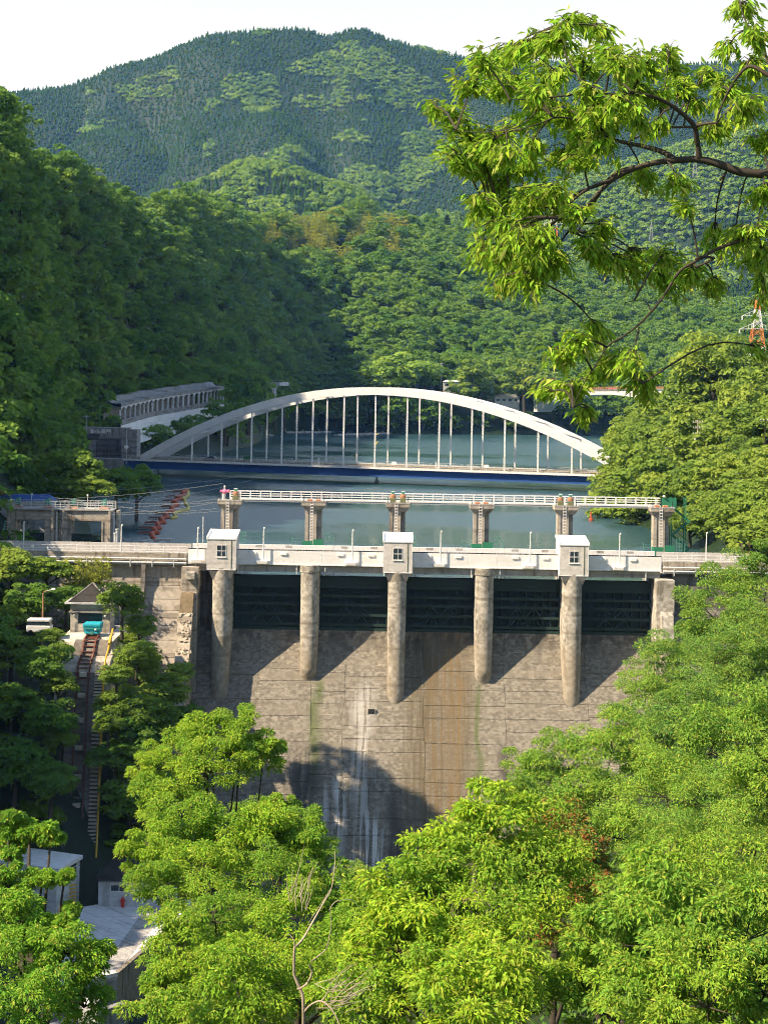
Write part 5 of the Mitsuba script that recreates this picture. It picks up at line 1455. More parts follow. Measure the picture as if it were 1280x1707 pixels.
def project(p):
    p = np.asarray(p, float)
    x, y, z = p[..., 0], p[..., 1], p[..., 2] - HC
    u, v = (x * CR + z * SR) * F / y, (-x * SR + z * CR) * F / y
    return 640 + u, HORIZON - v


def scatter(G, spacing, rng, rows=None):
    """Points spread evenly over a hillside grid, about spacing metres apart."""
    v, f = loft_grid(G)
    m = trimesh.Trimesh(v, f, process=False)
    area = m.area_faces
    n = int(area.sum() / spacing ** 2 * 3.0)
    fi = rng.choice(len(f), n, p=area / area.sum())
    w = rng.dirichlet((1, 1, 1), n)
    P = (m.triangles[fi] * w[:, :, None]).sum(1)
    tree = cKDTree(P)
    keep, dead = [], np.zeros(n, bool)
    sp = spacing * rng.uniform(0.75, 1.2, n)
    for i in range(n):
        if not dead[i]:
            keep.append(i)
            dead[tree.query_ball_point(P[i], sp[i])] = True
    return P[keep]


def shows(p, h, lo=-90, hi=1370):
    px, py = project(np.asarray(p) + [0, 0, h])
    return (px > lo) & (px < hi) & (py < 1000)


# ---------------------------------------------------------------- far forest on the mountain (stuff)
def cone_trees(P, r, h, rng, sides=5):
    """Pointed conifers, two ragged skirts each."""
    n = len(P)
    ang = np.arange(sides) * 2 * np.pi / sides
    V, Fc = [], []
    a0 = rng.uniform(0, 6.28, (n, 1))
    base = 0
    for z0, z1, k in ((0.0, 0.75, 1.0), (0.42, 1.0, 0.62)):
        rr = (r * k)[:, None] * rng.uniform(0.75, 1.2, (n, sides))
        ring = np.stack([P[:, :1] + rr * np.cos(ang + a0), P[:, 1:2] + rr * np.sin(ang + a0), P[:, 2:3] + (z0 * h)[:, None] + rng.uniform(0, 0.12, (n, sides)) * h[:, None]], -1)
        tip = P + np.stack([0 * h, 0 * h, z1 * h], 1)
        v = np.concatenate([ring, tip[:, None]], 1).reshape(-1, 3)
        i = np.arange(n)[:, None] * (sides + 1)
        for j in range(sides):
            Fc.append(base + np.concatenate([i + j, i + (j + 1) % sides, i + sides], 1))
        V.append(v); base += len(v)
    return np.vstack(V), np.vstack(Fc)


def puff_trees(P, r, rng, n=26, size=0.34, up=0.9):
    """Rounded far crowns made of leaf-spray faces."""
    m = len(P)
    d = unit(rng.normal(size=(m, n, 3))); d[..., 2] = np.abs(d[..., 2]) * 0.9
    C = P[:, None] + d * r[:, None, None] * rng.uniform(0.75, 1.0, (m, n, 1)) * [1, 1, 0.8] + np.array([0, 0, 0.55]) * r[:, None, None]
    N = unit(d + [0, 0, 0.35] + rng.normal(size=(m, n, 3)) * 0.3)
    return cards(C.reshape(-1, 3), N.reshape(-1, 3), np.repeat(r, n) * size * rng.uniform(0.7, 1.2, m * n), rng, 0.75)


rng = np.random.default_rng(77)
cand = []                                               # (pixel size, zone, position, radius, height, template)
road = np.vstack([_q, [bp(s, 5)[:3] for s in np.linspace(-95, -70, 8)], [[-86, 512, 5], [-82, 512, 5], [-78, 512, 5]]])
for p in scatter(left_hill, 9.5, rng):
    r = rng.uniform(5.0, 8.2) * (1 + 0.25 * (p[1] > 900))
    if p[2] < 1.5 or not shows(p, 8, -260):
        continue
    dd = np.hypot(road[:, 0] - p[0], road[:, 1] - p[1])
    j = dd.argmin()
    if dd[j] < r + 1.0 and p[2] < road[j, 2] + 6:
        if dd[j] < 3.5 or p[2] > road[j, 2] - 7:
            continue
    if p[1] < 290 and p[0] > -56:
        continue
    px, py = project(p + [0, 0, 8])
    if 690 < px < 905 and p[1] > 960 and p[2] < 14:
        continue
    zone = 0 if p[1] < 760 else 1
    rp = r * F / p[1] * 0.9
    if any(x0 - rp < px < x1 + rp and y0 - rp * 0.9 < py < y1 + rp * 0.9 and p[1] < yy for x0, x1, y0, y1, yy in ((196, 350, 656, 706, 640), (136, 214, 700, 756, 520), (440, 474, 634, 655, 770), (240, 330, 742, 766, 490), (700, 880, 645, 690, 1000))):
        continue
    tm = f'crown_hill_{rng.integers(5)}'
    if 425 < px < 670 and 330 < py < 440 and p[1] > 900 and rng.random() < 0.85:
        tm = 'crown_bamboo'; r *= 0.7
    elif rng.random() < 0.03:
        tm = 'crown_cedar'; r *= 1.1
    if p[1] < 430:
        r = min(r, 6.4)
    cand.append((r * F / p[1], zone, p, r, rng.uniform(0.85, 1.15) * r, tm))
for p in scatter(right_hill, 7.5, rng):
    r = rng.uniform(3.8, 6.2)
    if p[2] < 0.8 or not shows(p, 8, 600) or (p[1] < 256 and p[0] < 50):
        continue
    px, py = project(p + [0, 0, 1.2 * r])
    if px - 0.8 * r * F / p[1] < 1000 and 690 < py < 830:
        continue
    cand.append((r * F / p[1], 2, p, r, rng.uniform(0.75, 1.05) * r, f'crown_bank_{rng.integers(5)}' if p[1] > 340 else f'crown_fine_{rng.integers(2)}'))
# the trees that show largest are things of their own: near to far, count what each adds to the picture
cand.sort(key=lambda c: c[2][1])
_cov = np.zeros((220, 170), bool)
_yy, _xx = np.mgrid[0:220, 0:170]
_vis = []
for c in cand:
    px, py = project(c[2] + [0, 0, 1.2 * c[4]])
    rr, rv = c[0], 0.9 * c[4] * F / c[2][1]
    i0, i1, j0, j1 = max(0, int((py - rv) / 8)), min(214, int((py + rv) / 8) + 1), max(0, int((px - rr) / 8)), min(160, int((px + rr) / 8) + 1)
    if i1 <= i0 or j1 <= j0:
        _vis.append(0); continue
    m = ((_xx[i0:i1, j0:j1] * 8 + 4 - px) / rr) ** 2 + ((_yy[i0:i1, j0:j1] * 8 + 4 - py) / rv) ** 2 < 1
    _vis.append(int((m & ~_cov[i0:i1, j0:j1]).sum()))
    _cov[i0:i1, j0:j1] |= m
_rank = set(np.argsort(-np.array(_vis), kind='stable')[:270].tolist())
_zone = [('left hillside', 'on the shaded left hillside'), ('slope behind the bridge', 'on the slope behind the arch bridge'), ('right bank', 'on the bank right of the arch bridge')]
_look = {'hill': 'rounded green broadleaf tree', 'bank': 'bright green broadleaf tree', 'fine': 'bright green broadleaf tree', 'slope': 'rounded green broadleaf tree', 'bamboo': 'yellowish bamboo clump', 'cedar': 'dark pointed cedar'}
_stuff = 0
for i, c in enumerate(cand):
    if i in _rank and _vis[i] > 0:
        kind = c[5].split('_')[1]
        nm = {'bamboo': 'bamboo_clump', 'cedar': 'cedar_tree'}.get(kind, 'broadleaf_tree')
        px, py = project(c[2] + [0, 0, 8])
        hi = [py < 400, py < 470, py < 730][c[1]]
        lo = [py > 560, py > 560, py > 820][c[1]]
        if c[1] == 1:
            lr = ', left part' if px < 560 else ', right part' if px > 820 else ', middle part'
        else:
            lr = ', near part' if c[2][1] < (480 if c[1] == 0 else 400) else ', far part'
        where = ('high ' if hi else 'low ' if lo else 'midway ') + _zone[c[1]][1] + lr
        k = thing(nm, f'{_look[kind]} {where}', {'bamboo_clump': 'bamboo'}.get(nm, 'tree'), f'{_look[kind]}s {where}')
    else:
        _stuff += 1
        k = f'hillside_forest__{_stuff:03d}'
    place(k, c[5], c[2] - [0, 0, 0.4], c[3], c[4], rng)
labels['hillside_forest'] = {'label': 'distant broadleaf forest covering the slopes round the lake', 'category': 'forest', 'kind': 'stuff'}

# shrubs that close the ground between the trunks
Pu = scatter(left_hill[:105, :36], 5.0, rng)
px, py = project(Pu + [0, 0, 2.0])
dd = np.min(np.hypot(Pu[:, None, 0] - road[None, :, 0], Pu[:, None, 1] - road[None, :, 1]), 1)
_ji = cKDTree(_q[:, :2]).query(Pu[:, :2])[1]
_off = ((Pu - _q[_ji]) * _inn[_ji]).sum(1)
_near = np.hypot(*(Pu - _q[_ji])[:, :2].T) < 22
_pt = (np.abs(Pu[:, 0] + 82) < 10) & (np.abs(Pu[:, 1] - 516) < 12)
Pu = Pu[(px > -60) & (px < 760) & (Pu[:, 2] > 0.6) & (Pu[:, 1] < 800) & (~_near | (_off > 6.5) | ((_off < -3.5) & (Pu[:, 2] < _q[_ji][:, 2] - 6.5))) & ~_pt & ~((px > 125) & (px < 222) & (py > 690) & (py < 765) & (Pu[:, 1] < 514)) & (np.min(np.hypot(Pu[:, None, 0] - road[None, _N:, 0], Pu[:, None, 1] - road[None, _N:, 1]), 1) > 6)]
v, f = puff_trees(Pu, rng.uniform(2.2, 3.6, len(Pu)), rng, 30, 0.26)
ground('hillside_shrubs', (v, f), 'leaf_hill', 'low shrubs between the trees of the shaded left hillside', 'stuff', smooth=False)
Pu = scatter(right_hill[:, :24], 4.0, rng)
px, py = project(Pu + [0, 0, 2.0])
Pu = Pu[(px > 880) & (px < 1340) & (Pu[:, 2] > 0.5) & (Pu[:, 1] < 620)]
v, f = puff_trees(Pu, rng.uniform(1.6, 2.8, len(Pu)), rng, 30, 0.26)
ground('bank_shrubs', (v, f), 'leaf_bank', 'low green shrubs between the trees of the right bank', 'stuff', smooth=False)

# single trees one can point to; (px, py of the crown's middle, distance, radius in pixels, height factor, template, label)
_single = [
    (122, 786, 284, 50, 1.1, 'crown_fine_0', 'bright yellow-green tree standing in sunlight above the intake gates'),
    (150, 815, 280, 40, 0.9, 'crown_fine_1', 'lower sunlit bush right under the bright yellow-green tree'),
    (62, 760, 300, 52, 1.1, 'crown_bank_0', 'dim green tree left behind the bright yellow-green tree'),
    (20, 800, 292, 50, 1.2, 'crown_slope_0', 'dark tree at the left edge above the intake gates'),
    (195, 806, 330, 40, 1.0, 'crown_slope_1', 'dark shaded tree right of the bright yellow-green tree'),
    (228, 806, 340, 38, 1.2, 'crown_slope_0', 'dark shaded tree overhanging the water below the bridge end'),
    (665, 620, 968, 60, 0.8, 'crown_pale', 'broad pale green tree standing out behind the crown of the arch'),
    (625, 632, 975, 34, 0.7, 'crown_bank_3', 'lower left neighbour of the broad tree behind the arch'),
    (708, 630, 982, 30, 0.8, 'crown_hill_3', 'dark round tree right of the broad tree behind the arch'),
    (790, 630, 990, 32, 0.9, 'crown_bank_2', 'flat-topped green tree left in front of the lakeside house'),
    (772, 652, 980, 24, 0.8, 'crown_bank_0', 'small green tree under the flat-topped one by the lakeside house'),
    (830, 632, 1015, 30, 0.8, 'crown_bank_1', 'green tree directly above the lakeside house roof'),
    (875, 632, 985, 40, 0.9, 'crown_bank_4', 'yellow-green tree right of the lakeside house'),
    (600, 694, 992, 34, 0.8, 'crown_hill_1', 'dark tree on the water edge under the left half of the arch'),
    (650, 694, 966, 38, 0.8, 'crown_hill_0', 'dark tree on the water edge under the middle of the arch'),
    (705, 696, 968, 34, 0.8, 'crown_hill_2', 'dark tree on the water edge under the right half of the arch'),
    (750, 702, 975, 24, 0.8, 'crown_hill_1', 'dark shrub on the water edge below the white-roofed shed'),
    (800, 702, 985, 26, 0.8, 'crown_hill_0', 'shrub on the water edge left of the pair of moored boats'),
    (860, 700, 990, 30, 0.8, 'crown_hill_1', 'shrub on the water edge right of the pair of moored boats'),
    (415, 655, 668, 42, 1.1, 'crown_hill_2', 'round tree growing in front of the far end of the rock shed'),
    (445, 676, 758, 26, 1.0, 'crown_hill_0', 'tree in front of the short arched viaduct'),
    (474, 682, 760, 24, 1.0, 'crown_hill_2', 'right neighbour of the tree before the short arched viaduct'),
    (375, 690, 640, 36, 1.0, 'crown_hill_1', 'dark tree on the shore below the far end of the rock shed'),
    (320, 712, 610, 30, 0.9, 'crown_hill_0', 'dark tree on the shore below the middle of the rock shed'),
    (265, 728, 575, 28, 0.9, 'crown_hill_3', 'small tree between the rock shed wall and the bridge end'),
    (1190, 612, 425, 68, 1.25, 'crown_fine_0', 'largest pale yellow-green round tree at the upper right bank'),
    (1248, 640, 420, 60, 1.2, 'crown_fine_1', 'tall tree right of the largest pale round tree'),
    (1150, 660, 432, 45, 1.1, 'crown_bank_2', 'left shoulder tree under the largest pale round tree'),
    (1036, 796, 405, 46, 1.0, 'crown_fine_1', 'rounded tree leaning over the water at the right end of the arch bridge'),
    (1062, 735, 415, 46, 1.0, 'crown_fine_0', 'light green tree above the one at the right end of the arch bridge'),
    (1010, 850, 372, 42, 0.9, 'crown_bank_4', 'low tree touching the water right of the fifth hoist tower'),
    (1060, 850, 352, 46, 0.9, 'crown_fine_0', 'bushy tree on the shore between the two rightmost hoist towers'),
    (1085, 800, 350, 50, 0.9, 'crown_bank_0', 'layered tree behind the right end of the upper walkway'),
    (1150, 870, 300, 42, 0.9, 'crown_fine_1', 'tree with dark hollows right of the rightmost hoist tower'),
    (1160, 800, 330, 52, 0.8, 'crown_bank_3', 'flat layered tree below the pale concrete utility pole'),
    (1240, 860, 262, 60, 1.0, 'crown_fine_0', 'broad tree at the right edge above the right wing railing'),
    (1275, 780, 290, 50, 1.1, 'crown_fine_1', 'tree with large pale leaves at the right edge above the dam'),
    # left bank below the dam
    (20, 945, 232, 48, 0.9, 'crown_fine_0', 'leafy tree at the left edge in front of the intake gates'),
    (80, 950, 233, 42, 0.8, 'crown_fine_1', 'second leafy tree from the left edge below the dam road'),
    (130, 962, 234, 34, 1.0, 'crown_bamboo', 'feathery bamboo left of the small tree beside the winch shed'),
    (165, 955, 235, 28, 1.0, 'crown_bamboo', 'feathery bamboo directly behind the winch shed'),
    (205, 1000, 218, 40, 1.1, 'crown_fine_0', 'dense tree right of the winch shed against the dam wall'),
    (232, 1045, 219, 30, 1.0, 'crown_fine_1', 'lower part tree touching the dam wall right of the winch shed'),
    (60, 1000, 228, 46, 1.0, 'crown_slope_1', 'dark tree behind the street lamp'),
    (110, 1000, 230, 34, 1.0, 'crown_slope_0', 'dark tree left behind the winch shed'),
    (12, 1030, 222, 36, 1.0, 'crown_fine_1', 'tree at the left edge beside the white van'),
    (82, 1062, 214, 26, 0.8, 'crown_fine_0', 'sunlit bush in front of the white van'),
    (20, 1085, 213, 46, 1.0, 'crown_fine_0', 'tree at the left edge below the white van'),
    (70, 1110, 210, 46, 1.0, 'crown_slope_0', 'dark tree left of the incline below the apron'),
    (20, 1170, 207, 52, 1.0, 'crown_slope_1', 'dark tree at the left edge halfway down the incline'),
    (80, 1200, 205, 46, 1.0, 'crown_slope_0', 'dark tree beside the middle of the incline'),
    (25, 1270, 201, 56, 1.0, 'crown_slope_0', 'dark tree at the left edge above the power house'),
    (85, 1300, 200, 46, 1.0, 'crown_slope_1', 'dark tree left of the lower incline'),
    (45, 1370, 203, 50, 1.0, 'crown_slope_1', 'dark tree directly behind the power house roof'),
    (232, 1105, 216, 40, 1.0, 'crown_fine_0', 'sunlit tree right of the top of the steps'),
    (275, 1150, 217, 46, 1.0, 'crown_fine_1', 'round tree at the foot of the left dam wall'),
    (205, 1170, 212, 44, 1.0, 'crown_fine_1', 'tree beside the steps below the sunlit one'),
    (310, 1200, 215, 36, 1.0, 'crown_slope_1', 'darker tree under the training wall'),
    (240, 1225, 209, 52, 1.0, 'crown_slope_0', 'large dark tree right of the steps'),
    (190, 1260, 208, 42, 1.0, 'crown_slope_1', 'dark tree right beside the lower steps'),
    (215, 1330, 207, 50, 1.0, 'crown_slope_0', 'dark tree above the low white building'),
    (190, 1400, 209, 46, 1.0, 'crown_slope_1', 'dark tree behind the low white building'),
    (260, 1400, 208, 50, 1.0, 'crown_slope_0', 'dark tree behind the crown of the centre-left tree'),
    (300, 1300, 212, 46, 1.0, 'crown_slope_1', 'dark tree against the dam foot left of the spillway'),
    (228, 1090, 213, 34, 0.9, 'crown_fine_0', 'bright bush crowding the steps below the yellow pipe top'),
    (195, 1125, 210, 30, 0.9, 'crown_fine_1', 'bush leaning over the steps under the bright one'),
    (255, 1195, 209, 46, 1.0, 'crown_fine_0', 'full green crown between the steps and the dam'),
    (180, 1205, 207, 28, 1.0, 'crown_fine_0', 'bush beside the steps half way down'),
    (300, 1120, 221, 26, 0.9, 'crown_fine_1', 'small tree against the left dam wall under the mossy ledge'),
    (100, 1085, 212, 24, 0.9, 'crown_fine_0', 'small bush left of the apron edge'),
    (98, 1140, 209, 32, 1.0, 'crown_fine_1', 'bush hanging over the left side of the incline'),
    (100, 1230, 205, 30, 1.0, 'crown_fine_0', 'bush over the left side of the incline half way down'),
    (215, 1065, 222, 18, 0.8, 'crown_fine_0', 'small yellow-green shrub beside the yellow pipe top'),
]
for px, py, Y, rp, hf, tm, lab in _single:
    c = at(px, py, Y); r = rp * Y / F
    h = r * hf * 0.95
    nm = 'bamboo_clump' if 'bamboo' in tm else 'shrub' if ('shrub' in lab or 'bush ' in lab) else 'broadleaf_tree'
    k = thing(nm, lab, {'bamboo_clump': 'bamboo', 'shrub': 'shrub'}.get(nm, 'tree'))
    place(k, tm, c - [0, 0, 1.3 * h], r, h, rng)

# tall trees on the left bank just outside the frame, whose shadow falls on the foot of the dam
for i, (x, y, r) in enumerate(((-52, 196.5, 5.2), (-53, 202, 5.2), (-57, 192, 5.0))):
    z = float(gorge(np.array([x]), np.array([y]))[0])
    place(f'hillside_forest__{_stuff + 201 + i:03d}', 'crown_tall', (x, y, z - 0.5), r, (25.5 - z) / 4.3, rng)

# trees on the slope just above the rock shed
_lt = cKDTree(left_hill.reshape(-1, 3)[:, :2])
for i in range(_N):
    for off in (9.5, 15.0):
        q = _q[i] + _inn[i] * (off + rng.uniform(-1, 1.5))
        z = left_hill.reshape(-1, 3)[_lt.query(q[:2])[1], 2]
        k = thing('broadleaf_tree', 'broadleaf tree on the slope directly above the rock shed' + (', lower row' if off < 10 else ', upper row'), 'tree', 'trees above the rock shed' + (', lower row' if off < 10 else ', upper row'))
        place(k, f'crown_hill_{i % 5}', (q[0], q[1], max(z, q[2] + AH + 0.5) - 1.0), rng.uniform(3.6, 5.0), rng.uniform(2.6, 3.6), rng)

# out of the frame on the left bank: the trees that shade the foot of the dam
for i in range(60):
    x, y = rng.uniform(-92, -48), rng.uniform(150, 238)
    z = float(gorge(np.array([x]), np.array([y]))[0])
    px, py = project(np.array([x, y, z + 7]))
    if px > -30 or (y > 195 and z > 8):
        continue
    place(f'hillside_forest__{_stuff + 1 + i:03d}', f'crown_slope_{i % 2}', (x, y, z - 0.5), rng.uniform(3.5, 5.5), rng.uniform(3.5, 4.6), rng)

P = scatter(mountain[:, :int(120 * 4.2 / 6)], 6.6, rng)
px, py = project(P + [0, 0, 12])
P = P[(px > -40) & (px < 1320) & (py < 420)]
px, py = project(P)
q = meshkit.fbm(P / np.array([170, 170, 110.0]) + 2.0, 4, 9)
# broadleaf patches where the photo shows pale green on the mountain
pat = [(540, 110, 60, 22), (430, 60, 30, 12), (395, 75, 14, 8), (600, 100, 40, 26), (350, 220, 14, 45), (430, 180, 30, 30), (450, 160, 12, 18), (300, 230, 18, 12), (160, 230, 30, 20), (60, 145, 60, 9), (660, 150, 25, 30), (720, 230, 30, 20), (590, 260, 40, 40), (690, 290, 40, 40), (200, 150, 14, 6), (570, 150, 12, 30)]
s = np.zeros(len(P))
for a, b, sx1, sy1 in pat:
    s = np.maximum(s, np.exp(-((px - a) / sx1) ** 2 - ((py - b) / sy1) ** 2))
broad = (s * 0.8 + (q - 0.5) * 3.0 + (meshkit.fbm(P / 45.0, 3, 3) - 0.5) * 1.6 > 0.50)
Pc, Pb = P[~broad], P[broad]
v, f = cone_trees(Pc, rng.uniform(2.3, 4.0, len(Pc)), 7.0 * np.exp(rng.normal(size=len(Pc)) * 0.25), rng)
ground('conifer_forest', (v, f), 'needle_far', 'dark blue-green conifer forest on the mountain', 'stuff', smooth=False)
v, f = puff_trees(Pb, rng.uniform(5.0, 8.0, len(Pb)), rng, 26)
ground('mountain_woods', (v, f), 'leaf_far', 'pale green broadleaf patches among the conifers on the mountain', 'stuff', smooth=False)
for G, nm, lab in ((foothill_a[:, :27], 'foothill_woods', 'pale green broadleaf woods on the rounded foothill'), (foothill_b[:, :40], 'spur_woods', 'pale green broadleaf woods on the long spur at the right')):
    P = scatter(G, 8.0, rng)
    px, py = project(P + [0, 0, 8])
    P = P[(px > -40) & (px < 1320) & (py < 560)]
    q = meshkit.fbm(P / np.array([60, 60, 60.0]) + 4.0, 3, 6)
    Pb, Pc = P[q < 0.60], P[q >= 0.60]
    v, f = puff_trees(Pb, rng.uniform(4.8, 7.8, len(Pb)), rng, 44, 0.30)
    ground(nm, (v, f), 'leaf_far', lab, 'stuff', smooth=False)
    if len(Pc):
        v, f = cone_trees(Pc, rng.uniform(2.4, 3.2, len(Pc)), rng.uniform(10, 15, len(Pc)), rng)
        ground(nm.replace('woods', 'conifers'), (v, f), 'needle_far', 'dark conifers among the ' + lab.split(' ', 2)[2], 'stuff', smooth=False)
# ---------------------------------------------------------------- near trees with real leaves
def leaves(Pos, D, N, L, W, rng, fold=0.25):
    """Pointed leaves, folded along the midrib: from Pos along D, upper side N."""
    n = len(Pos)
    D = unit(D); S = unit(np.cross(D, N)); N = np.cross(S, D)
    L = np.broadcast_to(L, (n,))[:, None]; W = np.broadcast_to(W, (n,))[:, None]
    mid = Pos + D * L * 0.42
    tip = Pos + D * L * 0.97 - np.array([0, 0, 0.12]) * L
    l = mid + S * W * 0.5 + N * W * fold; r = mid - S * W * 0.5 + N * W * fold
    v = np.stack([Pos, l, tip, r], 1).reshape(-1, 3)
    i = np.arange(n)[:, None] * 4
    return v, np.vstack([i + [[0, 2, 1]], i + [[0, 3, 2]]])


def tint(n, base, var, rng, warm=None, share=0.0, clump=None):
    c = np.array(base)[None] * (1 + rng.normal(size=(n, 1)) * var)
    c = c * (1 + rng.normal(size=(n, 3)) * [0.10, 0.05, 0.1])
    if clump is not None:
        c = c * np.array([[1, 1, 1]]) * (1 + np.clip(clump, -0.9, 0.9)[:, None] * np.array([[0.20, 0.12, 0.0]]))
    if warm is not None:
        m = rng.random(n) < share
        c[m] = np.array(warm) * (1 + rng.normal(size=(m.sum(), 1)) * 0.2)
    return np.clip(c, 0.004, 0.9)


def near_tree(name, label, lumps, L, per_pad, base_xy, seed, col=(0.15, 0.25, 0.022), flat=0.95, npads=32, warm=(0.46, 0.50, 0.09), share=0.07, droop=0.45, wl=0.40, trunk_r=0.16, up_share=0.62):
    rng = np.random.default_rng(seed)
    V, Fc, Cc, n = [], [], [], 0
    k = thing(name, label, 'tree')
    cs = []
    for px, py, Y, rp in lumps:
        c = at(px, py, Y); R = 1.22 * rp * Y / F
        cs.append((c, R))
        clumpy = rng.normal(); Ls = L * rng.uniform(0.85, 1.35)
        for i in range(npads):
            d = unit(rng.normal(size=3))
            d[2] = abs(d[2]) if rng.random() < up_share else -abs(d[2])
            pc = c + d * R * rng.uniform(0.35, 0.92) * [1, 1, flat]
            pr = R * rng.uniform(0.16, 0.34)
            m = int(per_pad * 1.2 * rng.uniform(0.7, 1.3))
            q = unit(rng.normal(size=(m, 3)))
            q[:, 2] = np.where(rng.random(m) < 0.8, np.abs(q[:, 2]), q[:, 2])
            Pos = pc + q * pr * rng.uniform(0.35, 1.0, (m, 1)) ** 0.6 * [1, 1, 0.7]
            D = q * [1, 1, 0.5] + rng.normal(size=(m, 3)) * 0.45 + [0, 0, -droop]
            N = unit(q * 0.5 + [0, 0, 1.0] + rng.normal(size=(m, 3)) * 0.45)
            l = Ls * rng.uniform(0.6, 1.2, m)
            v, f = leaves(Pos, D, N, l, l * wl, rng)
            pc_t = np.full(m, 0.6 * clumpy + rng.normal() * 0.6)
            V.append(v); Fc.append(f + n); n += len(v)
            Cc.append(np.repeat(tint(m, col, 0.14, rng, warm, share * (0.5 + rng.random()), pc_t), 4, 0))
    part(k, 'crown', (np.vstack(V), np.vstack(Fc)), 'leaf_near', color=np.vstack(Cc))
    # trunk and limbs
    bx, by = base_xy
    g = float(gorge(np.array([bx]), np.array([by]))[0])
    C = np.array([c for c, _ in cs]); top = C.mean(0)
    b0 = np.array([bx, by, g - 0.5])
    path = np.array([b0, b0 * 0.65 + top * 0.35 + [0.1, 0.1, 0], b0 * 0.3 + top * 0.7 + [-0.15, 0, 0], top])
    tp = PchipInterpolator(np.arange(4), path, axis=0)
    part(k, 'trunk', tube(tp(np.linspace(0, 3, 14)), np.linspace(trunk_r, trunk_r * 0.35, 14), 8), 'bark', smooth=True)
    for c, R in cs:
        s = rng.uniform(1.2, 2.6)
        a = tp(s); m = (a + c) / 2 + rng.normal(size=3) * R * 0.12 - [0, 0, R * 0.15]
        bpth = PchipInterpolator(np.arange(3), np.array([a, m, c]), axis=0)(np.linspace(0, 2, 9))
        part(k, 'limb', tube(bpth, np.linspace(trunk_r * 0.4, trunk_r * 0.12, 9), 6), 'bark', smooth=True)
        tw = []
        for i in range(7):
            d = unit(rng.normal(size=3)); d[2] = abs(d[2]) * 0.6
            e = c + d * R * 0.8 * [1, 1, flat]
            tw.append(tube([c, (c + e) / 2 + rng.normal(size=3) * R * 0.06, e], [trunk_r * 0.1, trunk_r * 0.07, trunk_r * 0.03], 4))
        part(k, 'twigs', cat(tw), 'bark')
        labels[k + '__twigs'] = {'kind': 'stuff'}
    return k


G1, G2, G3 = (0.336, 0.514, 0.054), (0.274, 0.452, 0.059), (0.274, 0.452, 0.072)
near_tree('zelkova_tree', 'large bright tree at the bottom centre with long drooping leaves', [(830, 1392, 34, 82), (765, 1440, 33, 80), (905, 1440, 34, 90), (700, 1500, 32, 80), (820, 1520, 32, 110), (660, 1590, 31, 85), (760, 1600, 31, 100), (880, 1590, 31, 100), (690, 1680, 30, 90), (820, 1690, 29, 110), (600, 1690, 30, 80)], 0.105, 170, (3.5, 33), 1, G1)
near_tree('zelkova_tree', 'bushy tree bordering the lower right edge of the visible spillway', [(880, 1300, 62, 62), (950, 1285, 62, 70), (1020, 1255, 63, 66), (1000, 1330, 58, 76), (920, 1350, 58, 60), (850, 1335, 58, 44)], 0.11, 230, (9, 60), 2, G3, npads=30)
near_tree('maple_tree', 'fresh green tree right of the spillway below the abutment', [(1075, 1165, 74, 56), (1050, 1215, 72, 50), (1115, 1110, 76, 62), (1150, 1190, 70, 72), (1100, 1250, 68, 70), (1190, 1110, 74, 74)], 0.13, 240, (13, 72), 3, (0.245, 0.412, 0.083), npads=30)
near_tree('maple_tree', 'tall fresh green tree at the right edge reaching up to the dam wing', [(1190, 1030, 82, 66), (1165, 1078, 82, 46), (1250, 985, 84, 70), (1275, 1060, 80, 70), (1245, 1120, 76, 70), (1285, 940, 84, 40)], 0.135, 240, (17, 80), 4, (0.257, 0.424, 0.077), npads=30)
near_tree('zelkova_tree', 'wide tree filling the right side half way up', [(1180, 1260, 52, 84), (1270, 1220, 54, 84), (1110, 1330, 50, 84), (1210, 1350, 48, 96), (1280, 1330, 48, 80), (1040, 1400, 48, 66), (1130, 1420, 46, 86), (1240, 1440, 44, 90)], 0.105, 240, (9.5, 47), 5, G3, npads=30)
near_tree('reddish_tree', 'tree with reddish brown young leaves in the middle of the right slope', [(930, 1385, 47, 52), (965, 1430, 46, 52), (920, 1470, 45, 50), (975, 1490, 44, 40), (915, 1545, 43, 40)], 0.10, 150, (4.6, 45), 6, (0.228, 0.362, 0.067), warm=(0.44,0.20,0.07), share=0.42)
near_tree('zelkova_tree', 'darker leafy tree in the bottom right corner', [(1080, 1510, 32, 96), (1190, 1500, 32, 100), (1020, 1580, 30, 70), (1120, 1590, 29, 110), (1240, 1570, 29, 110), (1060, 1670, 28, 90), (1180, 1680, 27, 120), (1275, 1660, 27, 90), (960, 1650, 30, 56)], 0.10, 210, (5.0, 29), 7, G2, npads=28)
near_tree('zelkova_tree', 'yellow-green tree at the bottom left of the centre', [(540, 1500, 44, 62), (600, 1530, 42, 60), (480, 1530, 42, 62), (560, 1590, 39, 80), (450, 1600, 37, 80), (500, 1670, 35, 90), (400, 1670, 34, 90), (610, 1620, 37, 60)], 0.095, 190, (-2.0, 38), 8, (0.291, 0.475, 0.052))
near_tree('zelkova_tree', 'slender tree with a bare lower trunk in front of the spillway foot', [(400, 1222, 50, 46), (350, 1235, 50, 50), (440, 1255, 50, 34), (300, 1262, 49, 52), (255, 1285, 48, 36), (340, 1290, 48, 54), (395, 1262, 49, 40), (270, 1330, 47, 44)], 0.095, 190, (-4.2, 49.5), 9, (0.331, 0.508, 0.059), npads=24)
